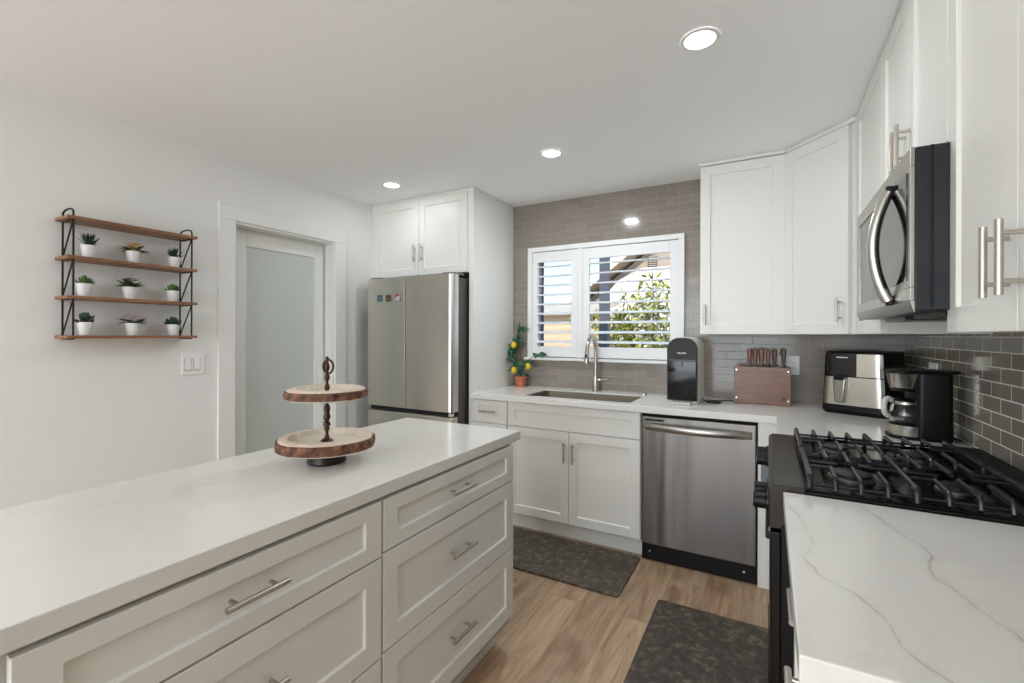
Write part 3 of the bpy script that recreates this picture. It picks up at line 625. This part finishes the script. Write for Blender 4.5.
# ------------------------------------------------------------------ island
t = thing('kitchen_island', 'white island cabinet with six shaker drawers', 'kitchen island', (.6, -2.4, 0))
IX = .905
obj('island_body', B().box(.30, IX, -3.205, -1.67, .105, .873), WHITE, t, bevel=.001)
obj('toe_kick', B().box(.33, .85, -3.15, -1.69, .001, .105), WHITE, t)
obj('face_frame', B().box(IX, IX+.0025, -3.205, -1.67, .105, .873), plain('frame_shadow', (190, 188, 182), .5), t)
for y0, w_, zs in ((-1.674, .755, ((.720, .866), (.436, .714), (.145, .430))), (-2.438, .723, ((.712, .866), (.428, .706), (.145, .422)))):
    for z0, z1 in zs:
        fr_ = .040 if z1-z0 < .2 else .057
        d = shaker((IX+.003, y0-w_, z0), Y, X, w_, z1-z0, parent=t, name='drawer', fr=fr_)
        pull((IX+.023, y0-.395 if y0 > -2 else y0-.372, (z0+z1)/2 + (.012 if z1-z0 > .2 else .006)), Y, X, .134, d, r=.0065)
o = slab('countertop', [(.282, -3.235), (.930, -3.235), (.930, -1.614), (.282, -1.614)], [], .878, ZC, Q_ISL); single(o, 'white quartz countertop slab on top of the drawer island', 'countertop')

# ------------------------------------------------------------------ tiered tray
tx, ty, tz = .611, -2.366, ZC
t = thing('tiered_tray', 'two-tier round bark-edged wooden tray on the island', 'serving tray', (tx, ty, tz))
obj('foot', B().lathe([(0, .001), (.058, .001), (.062, .006), (.058, .024), (.03, .044), (0, .045)], (tx, ty, tz), 36), plain('dark_iron', (44, 40, 38), .35, .6), t, smooth=True)
wob = lambda a: .012*math.sin(3*a+1)+.009*math.sin(7*a)+.006*math.sin(13*a+2)
def tray(R, z0, hh, name):
    o = obj('tray', B().lathe([(0, 0), (R-.012, 0), (R-.004, .006), (R-.004, hh-.006), (R-.014, hh), (R-.034, hh), (R-.042, hh-.016), (0, hh-.018)], (tx, ty, tz+z0), 72, wob=wob), WHITEW, t, smooth=True)
    obj('bark_rim', B().lathe([(R-.005, .0045), (R+.001, .007), (R+.0035, hh*.5), (R+.001, hh-.007), (R-.005, hh-.0045)], (tx, ty, tz+z0), 144, wob=lambda a: wob(a)+.004*math.sin(41*a)+.003*math.sin(67*a+1)), BARK, o, smooth=True, label='dark brown bark edge')
    obj('rim_face', B().lathe([(R-.0335, hh-.002), (R-.0335, hh+.0015), (R-.015, hh+.0015), (R-.006, hh-.003), (R-.0075, hh-.006)], (tx, ty, tz+z0), 72, wob=wob), RIMW, o, smooth=True)
tray(.150, .046, .040, 'a'); tray(.126, .208, .034, 'b')
pf = []
for i in range(60):
    z_ = .070+i*.0042; s_ = (z_-.070)
    r_ = .0065+.0022*math.sin(s_*190)+(.006 if abs(s_-.055) < .006 or abs(s_-.135) < .004 else 0)+(.014*max(0, 1-s_/.008))+(.004*math.exp(-((s_-.09)/.018)**2))
    pf.append((r_, z_))
pf = [(0, .0695)]+pf+[(.004, .330), (.006, .338), (.004, .344), (0, .346)]
obj('post', B().lathe(pf, (tx, ty, tz), 20), BRONZE, t, smooth=True)
rg = [(tx+.003+.016*math.cos(a)*math.cos(.5), ty+.002+.016*math.cos(a)*math.sin(.5), tz+.312+.0225*math.sin(a)) for a in [2*PI*k/28 for k in range(28)]]
obj('ring_handle', B().tube(rg, .0036, 10, closed=True), BRONZE, t, smooth=True)

# ------------------------------------------------------------------ wall shelf, pots
t = thing('wall_shelf', 'four-tier wooden wall shelf with black wire frames', 'shelf', (XL, -2.3, 1.32))
for zt in (1.868, 1.688, 1.506, 1.325): obj('shelf_board', B().box(XL+.003, XL+.152, -2.560, -2.022, zt-.014, zt), SHELFW, t, bevel=.0015)
WIRE = plain('black_wire', (26, 25, 25), .45, .4)
for y_ in (-2.536, -2.046):
    b = B(); xa, xb = XL+.018, XL+.140
    arc = [(xa, y_, 1.308), (xa, y_, 1.88)]+[((xa+xb)/2-(xb-xa)/2*math.cos(a), y_, 1.88+.026*math.sin(a)**.6) for a in [PI*k/10 for k in range(1, 10)]]+[(xb, y_, 1.88), (xb, y_, 1.308)]
    b.tube(arc, .0042, 8); b.tube([(xa, y_, 1.309), (xb, y_, 1.309)], .004, 8)
    for z0, z1 in ((1.325, 1.492), (1.506, 1.674), (1.688, 1.854)): b.tube([(xa, y_, z0), (xb, y_, z1)], .0034, 8); b.tube([(xa, y_, z1-.002), (xb, y_, z1-.002)], .0034, 8)
    obj('wire_frame', b, WIRE, t, smooth=True)
PX = XL+.082
def pot(y_, z_, kind, label, s_=1.0):
    t = thing('potted_plant', label, 'potted plant', (PX, y_, z_+.0006), 'small potted plants on the wall shelf')
    r = random.Random(int(abs(y_*1000)+z_*100)); c = Vector((PX, y_, z_+.0006))
    obj('pot', B().lathe([(0, 0), (.022*s_, 0), (.0315*s_, .058*s_), (.0315*s_, .062*s_), (.0285*s_, .062*s_), (.0275*s_, .052*s_), (0, .052*s_)], tuple(c), 28), POTW, t, smooth=True)
    top = c+Vector((0, 0, .053*s_)); b = B()
    obj('soil', B().lathe([(0, .003), (.027*s_, .002), (.0272*s_, 0), (0, 0)], tuple(top), 20), SOIL, t)
    def dirn(el): a = r.uniform(0, 2*PI); return Vector((math.cos(a)*math.cos(el), math.sin(a)*math.cos(el), math.sin(el)))
    if kind == 'spiky':
        for i in range(34): b.leaf(top, dirn(r.uniform(.35, 1.5)), Z, r.uniform(.055, .08)*s_, .014*s_, r.uniform(-.25, .1))
        obj('leaves', b, LEAFD, t)
    elif kind == 'rosette':
        for i in range(60):
            el = r.uniform(.1, 1.5); d = dirn(el); b.leaf(top+d*.014*s_, d, Z, .034*s_, .018*s_, -.35)
        b.ball(top+Vector((0, 0, .006)), .027*s_, .62, 2); obj('leaves', b, LEAFR, t)
    elif kind == 'jade':
        for i in range(26): d = dirn(r.uniform(.15, 1.5)); b.tube([top+d*.005, top+d*.024*s_, top+d*.038*s_+Z*.006, top+d*.048*s_+Z*.009], [.004*s_, .0068*s_, .006*s_, .001], 6)
        obj('leaves', b, LEAFD, t, smooth=True)
    else:
        for i in range(18): b.leaf(top+Z*.004, dirn(r.uniform(.2, .6)), Z, r.uniform(.055, .078)*s_, .036*s_, r.uniform(.0, .35))
        obj('leaves', b, LEAFG, t)
        f = B(); sp = .028 if kind != 'pink' else .036
        for i in range(30):
            a = r.uniform(0, 2*PI); rr = sp*math.sqrt(r.random()); q = top+Vector((rr*math.cos(a), rr*math.sin(a), .018+.036*r.random()-rr*.2))
            for k in range(5): aa = 2*PI*k/5+i; f.leaf(q, (math.cos(aa), math.sin(aa), .35), Z, .015, .014, .2, 3)
            f.ball(q+Z*.001, .0035, .7, 1)
        obj('flowers', f, {'yellow': YEL, 'red': RED, 'pink': PINK}[kind], t)
for args in ((-2.462, 1.688, 'spiky', 'small white pot with spiky green succulent, top row, left end'), (-2.288, 1.688, 'yellow', 'small white pot with yellow flowers on the wall shelf'), (-2.104, 1.688, 'spiky', 'small white pot with spiky green succulent, top row, right end'),
             (-2.478, 1.506, 'rosette', 'small white pot with round green rosette, middle row, left end'), (-2.302, 1.506, 'red', 'small white pot with crimson flowers on the wall shelf'), (-2.112, 1.506, 'rosette', 'small white pot with round green rosette, middle row, right end'),
             (-2.474, 1.325, 'jade', 'small white pot with dark plump succulent, bottom row, left end'), (-2.290, 1.325, 'pink', 'small white pot with pale pink flowers on the wall shelf'), (-2.108, 1.325, 'jade', 'small white pot with dark plump succulent, bottom row, right end')):
    pot(*args, s_=1.0 if args[0] < -2.2 else .95)

# switch plate, outlets
t = thing('light_switch', 'white double rocker light switch plate beside the pantry door', 'light switch', (XL, -1.97, 1.16))
obj('plate', B().box(XL+.0005, XL+.009, -2.032, -1.912, 1.100, 1.222), OUTW, t, bevel=.003)
for y_ in (-2.000, -1.954): obj('rocker', B().prism([(XL+.009, y_-.0155, 1.129), (XL+.016, y_-.0155, 1.131), (XL+.0105, y_-.0155, 1.193), (XL+.009, y_-.0155, 1.194)], (0, .031, 0)), OUTW, t, bevel=.001)
for y_ in (-2.000, -1.954): obj('switch_frame', B().box(XL+.009, XL+.0096, y_-.0185, y_-.0160, 1.125, 1.197).box(XL+.009, XL+.0096, y_+.0160, y_+.0185, 1.125, 1.197).box(XL+.009, XL+.0096, y_-.0185, y_+.0185, 1.124, 1.127), plain('seam_grey', (150, 148, 143), .6), t)
SLOT = plain('outlet_slot', (60, 58, 55), .6)
t = thing('wall_outlet', 'white outlet plate on the tile behind the knife block', 'outlet', (2.0, 0, 1.15))
obj('plate', B().box(1.930, 2.045, -.007, -.0005, 1.09, 1.21), OUTW, t, bevel=.002)
for x_ in (1.962, 2.012):
    s_ = obj('socket', B().box(x_-.016, x_+.016, -.0095, -.007, 1.115, 1.185), OUTW, t, bevel=.0015)
    for z_ in (1.165, 1.132): obj('slot', B().box(x_-.007, x_-.005, -.0102, -.0092, z_-.006, z_+.006).box(x_+.005, x_+.007, -.0102, -.0092, z_-.006, z_+.006), SLOT, s_)
t = thing('wall_outlet', 'white outlet plate on the right wall behind the coffee maker', 'outlet', (XR, -.54, 1.15))
obj('plate', B().box(XR-.007, XR-.0005, -.60, -.48, 1.09, 1.21), OUTW, t, bevel=.002); obj('socket', B().box(XR-.0095, XR-.007, -.575, -.505, 1.115, 1.185), OUTW, t, bevel=.0015)

# recessed lights
def can(x_, y_, lab, power=1.0):
    t = thing('ceiling_light', lab, 'ceiling light', (x_, y_, H), 'recessed ceiling lights')
    obj('trim_ring', B().lathe([(.068, -.001), (.066, -.005), (.054, -.006), (.052, -.001)], (x_, y_, H), 40), plain('light_trim', (235, 235, 232), .4), t, smooth=True)
    a = N('lamp_diffuser'); a.set(Base_Color=(1, 1, 1, 1), Emission_Color=(1, .96, .9, 1), Emission_Strength=9.0)
    obj('diffuser', B().lathe([(0, -.003), (.053, -.003), (.053, -.0015), (0, -.0015)], (x_, y_, H), 40), a.m, t)
    light('downlight', 'AREA', (x_, y_, H-.012), CAN_W*power, LCOL, shape='DISK', size=.1)
can(1.654, -1.600, 'recessed ceiling light nearest the corner cabinet and microwave', .42); can(.752, -.905, 'recessed ceiling light in front of the sink window', 1.3); can(-.492, -.926, 'recessed ceiling light above the refrigerator', .18)

# mats
def mat_(x0, x1, y0, y1, lab):
    o = slab('floor_mat', rrect(x0, x1, y0, y1, .025), [], .001, .012, MATM, bevel=.004); single(o, lab, 'floor mat')
mat_(.30, 1.213, -1.09, -.612, 'dark mottled kitchen mat in front of the sink cabinet'); mat_(1.395, 1.895, -2.0, -1.01, 'dark mottled kitchen mat on the floor in front of the range')

# ------------------------------------------------------------------ things on the counter
# lemon tree
c = Vector((.122, -.10, ZC+.0006)); t = thing('lemon_tree', 'small artificial lemon tree in terracotta pot beside the sink', 'potted plant', tuple(c))
obj('pot', B().lathe([(0, 0), (.034, 0), (.044, .062), (.049, .064), (.051, .085), (.046, .085), (.042, .072), (0, .072)], tuple(c), 32), TERRA, t, smooth=True)
obj('soil', B().lathe([(0, .006), (.042, .003), (.0425, 0), (0, 0)], (c.x, c.y, c.z+.072), 24), SOIL, t)
tips = [(-.012, 0, .47), (-.055, -.01, .33), (-.085, 0, .25), (.05, -.02, .19), (.17, -.01, .27), (-.04, -.03, .19), (-.03, .01, .40), (.02, -.01, .14)]
b, l_ = B(), B(); rr = random.Random(5)
for q in tips:
    q = c+Vector(q); m1 = c+Vector((rr.uniform(-.01, .01), 0, .10+.3*(q.z-c.z-.1))); b.tube([c+Vector((0, 0, .075)), m1, m1.lerp(q, .6)+Z*.01, q], [.005, .004, .0028, .0018], 7)
    n_ = 8 if q.x-c.x < .1 else 3
    for k in range(n_+2):
        a = rr.uniform(0, 2*PI); l_.leaf(q+Vector((rr.uniform(-.018, .018), rr.uniform(-.01, .01), rr.uniform(-.035, .012))), (math.cos(a), math.sin(a)*.7, rr.uniform(-.5, .8)), Vector((rr.uniform(-.4, .4), -1, rr.uniform(0, 1))), rr.uniform(.05, .07), rr.uniform(.03, .038), .25)
l_.spin(lambda v_: Vector((max(v_.x, .004), min(v_.y, -.004), v_.z)))
obj('branch', b, STEM, t, smooth=True); obj('foliage', l_, LEAFL, t)
for q in ((-.045, -.035, .335), (-.036, -.05, .135), (.082, -.03, .168)):
    obj('lemon', B().ball(c+Vector(q), .0225, 1.22, 3), LEMON, t, smooth=True)

# soda machine
t = thing('water_carbonator', 'black and grey countertop sparkling water maker left of the knife block', 'drink machine', (1.422, -.335, ZC+.0006), rz=math.radians(-4))
def arch(w_, h, r, n=8):
    out = [(-w_/2, 0), (w_/2, 0)]
    for k in range(n+1): a = PI/2*k/n; out.append((w_/2-r+r*math.cos(a), h-r+r*math.sin(a)))
    for k in range(n+1): a = PI/2*k/n; out.append((-w_/2+r-r*math.sin(a), h-r+r*math.cos(a)))
    return out
obj('shell', B().prism([(p[0], -.085, p[1]+.016) for p in arch(.182, .392, .07)], (0, .19, 0)), WATER, t, bevel=.004, world=False, smooth=True)
obj('front_panel', B().prism([(p[0], -.104, p[1]+.02) for p in arch(.178, .383, .07)], (0, .018, 0)), plain('charcoal_front', (24, 26, 24), .5), t, bevel=.004, world=False, smooth=True)
obj('bottle_bay', B().box(-.082, .082, -.1065, -.103, .026, .262), BLGLASS, t, bevel=.002, world=False)
obj('trim_line', B().box(-.088, .088, -.108, -.104, .264, .270), plain('grey_line', (96, 98, 98), .4), t, world=False)
obj('nozzle', B().tube([(0, -.110, .258), (0, -.110, .228)], .006, 10), plain('grey_nozzle', (120, 124, 128), .3), t, world=False, label='small grey nozzle')
obj('drip_tray', B().box(-.062, .062, -.150, -.085, .0, .014), plain('pale_tray', (206, 204, 198), .3), t, bevel=.006, world=False)
obj('foot', B().box(-.085, .085, -.085, .10, 0, .018), WATER, t, bevel=.003, world=False)
WTXT = plain('white_print', (224, 224, 220), .5); GTXT = plain('grey_print', (130, 132, 132), .5)
b = B()
for i, h_ in enumerate((.007, .009, .006, .007, .010, .007)): b.box(-.026+i*.0088, -.0195+i*.0088, -.1048, -.1042, .306, .306+h_)
obj('emblem', b, WTXT, t, world=False, label='small white maker mark'); obj('emblem', B().box(-.018, .018, -.1073, -.1066, .196, .200), GTXT, t, world=False, label='faint grey maker mark')
cord = [(1.522, -.29, ZC+.02), (1.53, -.27, ZC+.006), (1.58, -.25, ZC+.004), (1.62, -.27, ZC+.004), (1.60, -.31, ZC+.004), (1.55, -.31, ZC+.005), (1.54, -.26, ZC+.012), (1.59, -.21, ZC+.005), (1.66, -.13, ZC+.004), (1.80, -.10, ZC+.004), (1.93, -.05, ZC+.02), (1.96, -.03, 1.05), (1.962, -.02, 1.132)]
t2 = thing('power_cord', 'black power cord curled on the counter behind the sparkling water maker', 'cord', (1.58, -.28, ZC))
obj('cable', B().tube(smoothp(cord), .0033, 8), BLACK, t2, smooth=True); obj('plug', B().box(1.950, 1.974, -.036, -.0105, 1.120, 1.146), BLACK, t2, bevel=.003)

# knife block with knives
t = thing('knife_block', 'flat walnut magnetic knife block standing by the backsplash', 'knife block', (1.84, -.18, ZC))
kx0, kx1 = 1.690, 1.992
obj('front_board', B().box(kx0, kx1, -.215, -.200, ZC+.001, ZC+.228), BLOCKW, t, bevel=.002); obj('rear_board', B().box(kx0, kx1, -.150, -.135, ZC+.001, ZC+.228), BLOCKW, t, bevel=.002)
obj('base_board', B().box(kx0+.01, kx1-.01, -.200, -.150, ZC+.001, ZC+.016), BLOCKW, t)
obj('side_board', B().box(kx0, kx0+.012, -.200, -.150, ZC+.016, ZC+.222).box(kx1-.012, kx1, -.200, -.150, ZC+.016, ZC+.222), BLOCKW, t)
for x_, z_ in ((kx0+.012, ZC+.208), (kx1-.014, ZC+.205), (kx0+.012, ZC+.035), (kx1-.014, ZC+.03)): obj('screw', B().tube([(x_, -.2165, z_), (x_, -.2145, z_)], .004, 12), CHROME, t)
obj('emblem', B().tube([(1.955, -.2162, ZC+.04), (1.955, -.2148, ZC+.04)], .011, 20), HANDD, t, label='small dark round emblem')
kl = ['pale-handled knife at the left end of the knife block', 'brown-handled knife second from the left in the knife block', 'pale thick-handled knife third from the left in the knife block', 'brown-handled knife fourth from the left in the knife block', 'dark-handled knife fifth from the left in the knife block', 'dark-handled knife set apart at the right end of the knife block']
for i, x_ in enumerate((1.772, 1.804, 1.838, 1.874, 1.908, 1.955)):
    q = thing('kitchen_knife', kl[i], 'knife', (x_, -.174, ZC+.232), 'knives in the block')
    y_ = -.174; zb = ZC+.232; hl = .104+(.004 if i in (2, 5) else 0); w_ = .0115 if i != 2 else .014
    b = B(); rows = []
    for s_, ww in ((.012, .8), (.03, .85), (.06, 1.05), (.085, 1.15), (.1, 1.0)):
        rows.append((s_*hl/.1, ww*w_))
    rg_ = [[b.bm.verts.new((x_+a*ww, y_+c_*ww*1.15, zb+s_)) for a, c_ in ((-1, -.6), (-.6, -1), (.6, -1), (1, -.6), (1, .6), (.6, 1), (-.6, 1), (-1, .6))] for s_, ww in rows]
    for A, C in zip(rg_, rg_[1:]):
        for k in range(8): b.bm.faces.new((A[k], A[(k+1) % 8], C[(k+1) % 8], C[k]))
    b.bm.faces.new(rg_[0][::-1]); b.bm.faces.new(rg_[-1])
    obj('knife_handle', b, HANDW if i in (0, 1, 2, 3) else HANDD, q, bevel=.001)
    obj('bolster', B().tube([(x_, y_, zb-.004), (x_, y_, zb+.013)], [.006, .0075], 10), CHROME, q, smooth=True)
    obj('blade', B().box(x_-.012, x_+.012, y_-.001, y_+.001, zb-.185, zb-.003), CHROME, q)

# air fryer
t = thing('air_fryer', 'black and steel basket air fryer in the counter corner', 'air fryer', (2.330, -.268, ZC+.0006), rz=math.radians(-27))
def rbox(w0, d0, w1, d1, z0, z1, r, dy=0):
    b = B(); A = [b.bm.verts.new((p[0], p[1]+dy, z0)) for p in rrect(-w0/2, w0/2, -d0/2, d0/2, r, 6)]; C = [b.bm.verts.new((p[0], p[1]+dy, z1)) for p in rrect(-w1/2, w1/2, -d1/2, d1/2, r, 6)]
    b.bm.faces.new(A[::-1]); b.bm.faces.new(C)
    for k in range(len(A)): b.bm.faces.new((A[k], A[(k+1) % len(A)], C[(k+1) % len(A)], C[k]))
    return b
obj('fryer_body', rbox(.318, .30, .29, .285, .012, .335, .05), BLACK, t, bevel=.008, smooth=True, world=False, seg=3)
obj('foot_ring', rbox(.30, .28, .318, .30, 0, .014, .05), BLACKM, t, world=False)
def front(z0, z1, x0, x1, off, n=14):
    """curved sheet following the fryer front"""
    b = B(); rows = []
    for z_ in (z0, z1):
        f_ = (z_-.012)/.323; hw = (.159-(.0165*f_))
        rows.append([(x0+(x1-x0)*k/n, z_, hw, .150-.0075*f_) for k in range(n+1)])
    def pt(x_, z_, hw, hd, o_):
        ax = abs(x_)*hw/.159; r_ = .05; y_ = -hd
        if ax > hw-r_: dd = min(ax-(hw-r_), r_-.001); y_ = -(hd-r_+math.sqrt(r_*r_-dd*dd))
        return (x_*hw/.159, y_-o_, z_)
    g = [[[b.bm.verts.new(pt(*q, o_)) for q in row] for row in rows] for o_ in (off, off-.006)]
    for k in range(n):
        b.bm.faces.new((g[0][0][k], g[0][0][k+1], g[0][1][k+1], g[0][1][k])); b.bm.faces.new((g[1][0][k+1], g[1][0][k], g[1][1][k], g[1][1][k+1]))
        b.bm.faces.new((g[0][1][k], g[0][1][k+1], g[1][1][k+1], g[1][1][k])); b.bm.faces.new((g[1][0][k], g[1][0][k+1], g[0][0][k+1], g[0][0][k]))
    for k in (0, n): b.bm.faces.new((g[0][0][k], g[0][1][k], g[1][1][k], g[1][0][k]))
    return b
obj('drawer', front(.05, .198, -.148, .140, .003, 24), BRSTEEL, t, world=False, smooth=True, label='brushed steel basket front')
obj('steel_panel', front(.203, .322, .018, .140, .003), BRSTEEL, t, world=False, smooth=True)
obj('display', front(.203, .322, -.148, .016, .0035), BLGLASS, t, world=False, smooth=True, label='glossy black touch display')
dh = obj('drawer_handle', B().prism([(-.086, -.150, .195), (-.022, -.150, .195), (-.032, -.150, .062), (-.076, -.150, .062)], (0, -.024, 0)), MWSTEEL, t, bevel=.008, world=False, seg=3, smooth=True)
obj('grip', B().box(-.080, -.028, -.177, -.149, .180, .212), BLACK, dh, bevel=.008, world=False, seg=3, smooth=True, label='black grip on the handle top')
obj('emblem', B().box(-.075, -.022, -.1475, -.146, .300, .306), WTXT, t, world=False, bevel=.0005, label='small white maker mark')

# coffee maker
t = thing('coffee_maker', 'black drip coffee maker with chrome bands beside the range', 'coffee maker', (2.422, -.925, ZC+.0006), rz=math.radians(6))
mv = lambda dx: (lambda v_: v_+Vector((dx, 0, 0)))
obj('tower', rbox(.118, .15, .114, .15, .0, .268, .02).spin(mv(.022)), BLACK, t, world=False, bevel=.003, smooth=True)
obj('base', rbox(.14, .142, .14, .142, .0, .014, .06).spin(mv(-.045)), BLACK, t, world=False, bevel=.002, smooth=True)
obj('chrome_base_band', rbox(.125, .136, .125, .136, .014, .054, .06).spin(mv(-.044)), BRSTEEL, t, world=False, smooth=True, label='chrome band round the warming plate')
obj('warming_plate', B().lathe([(0, .057), (.050, .057), (.052, .054), (0, .054)], (-.055, 0, 0), 30), BLACKM, t, world=False)
obj('brew_basket', rbox(.100, .105, .120, .135, .205, .265, .05).spin(mv(-.052)), BRSTEEL, t, world=False, smooth=True, label='chrome brew basket housing')
obj('basket_underside', rbox(.09, .095, .1, .105, .192, .205, .045).spin(mv(-.052)), BLACK, t, world=False)
obj('lid', rbox(.226, .155, .224, .15, .268, .280, .04).spin(mv(-.004)), BLACK, t, world=False, bevel=.003)
t3 = thing('glass_carafe', 'small clear glass coffee carafe standing on the coffee maker plate', 'carafe', (2.369, -.93, ZC+.0585), rz=math.radians(6))
obj('bowl', B().lathe([(0, .0), (.044, .0), (.050, .008), (.053, .035), (.047, .065), (.040, .082), (.043, .092), (.041, .092), (.0375, .082), (.0445, .064), (.0505, .035), (.0475, .010), (.042, .003), (0, .003)], (0, 0, 0), 36), GLASSM, t3, world=False, smooth=True)
obj('carafe_lid', B().lathe([(0, .103), (.03, .103), (.042, .096), (.042, .0925), (0, .0925)], (0, 0, 0), 30), BLACK, t3, world=False, smooth=True)
obj('metal_collar', B().lathe([(.0435, .078), (.0455, .080), (.0455, .090), (.0435, .092)], (0, 0, 0), 30), BRSTEEL, t3, world=False, smooth=True)
hp = [(-.044, 0, .092), (-.058, -.006, .100), (-.070, -.010, .088), (-.073, -.012, .06), (-.067, -.010, .036), (-.054, -.004, .026)]
obj('handle', B().tube(smoothp(hp), .0105, 12), plain('pale_handle', (206, 204, 196), .25), t3, world=False, smooth=True, label='pale curved handle')
t4 = thing('power_cord', 'short black power cord behind the coffee maker', 'cord', (2.52, -.95, ZC))
obj('cable', B().tube(smoothp([(2.516, -.955, ZC+.016), (2.528, -.965, ZC+.012), (2.535, -.94, ZC+.005), (2.54, -.80, ZC+.005), (2.545, -.56, ZC+.03), (2.543, -.545, 1.10)]), .003, 8), BLACK, t4, smooth=True)

for o in bpy.data.objects:
    if '_org' in o: del o['_org']
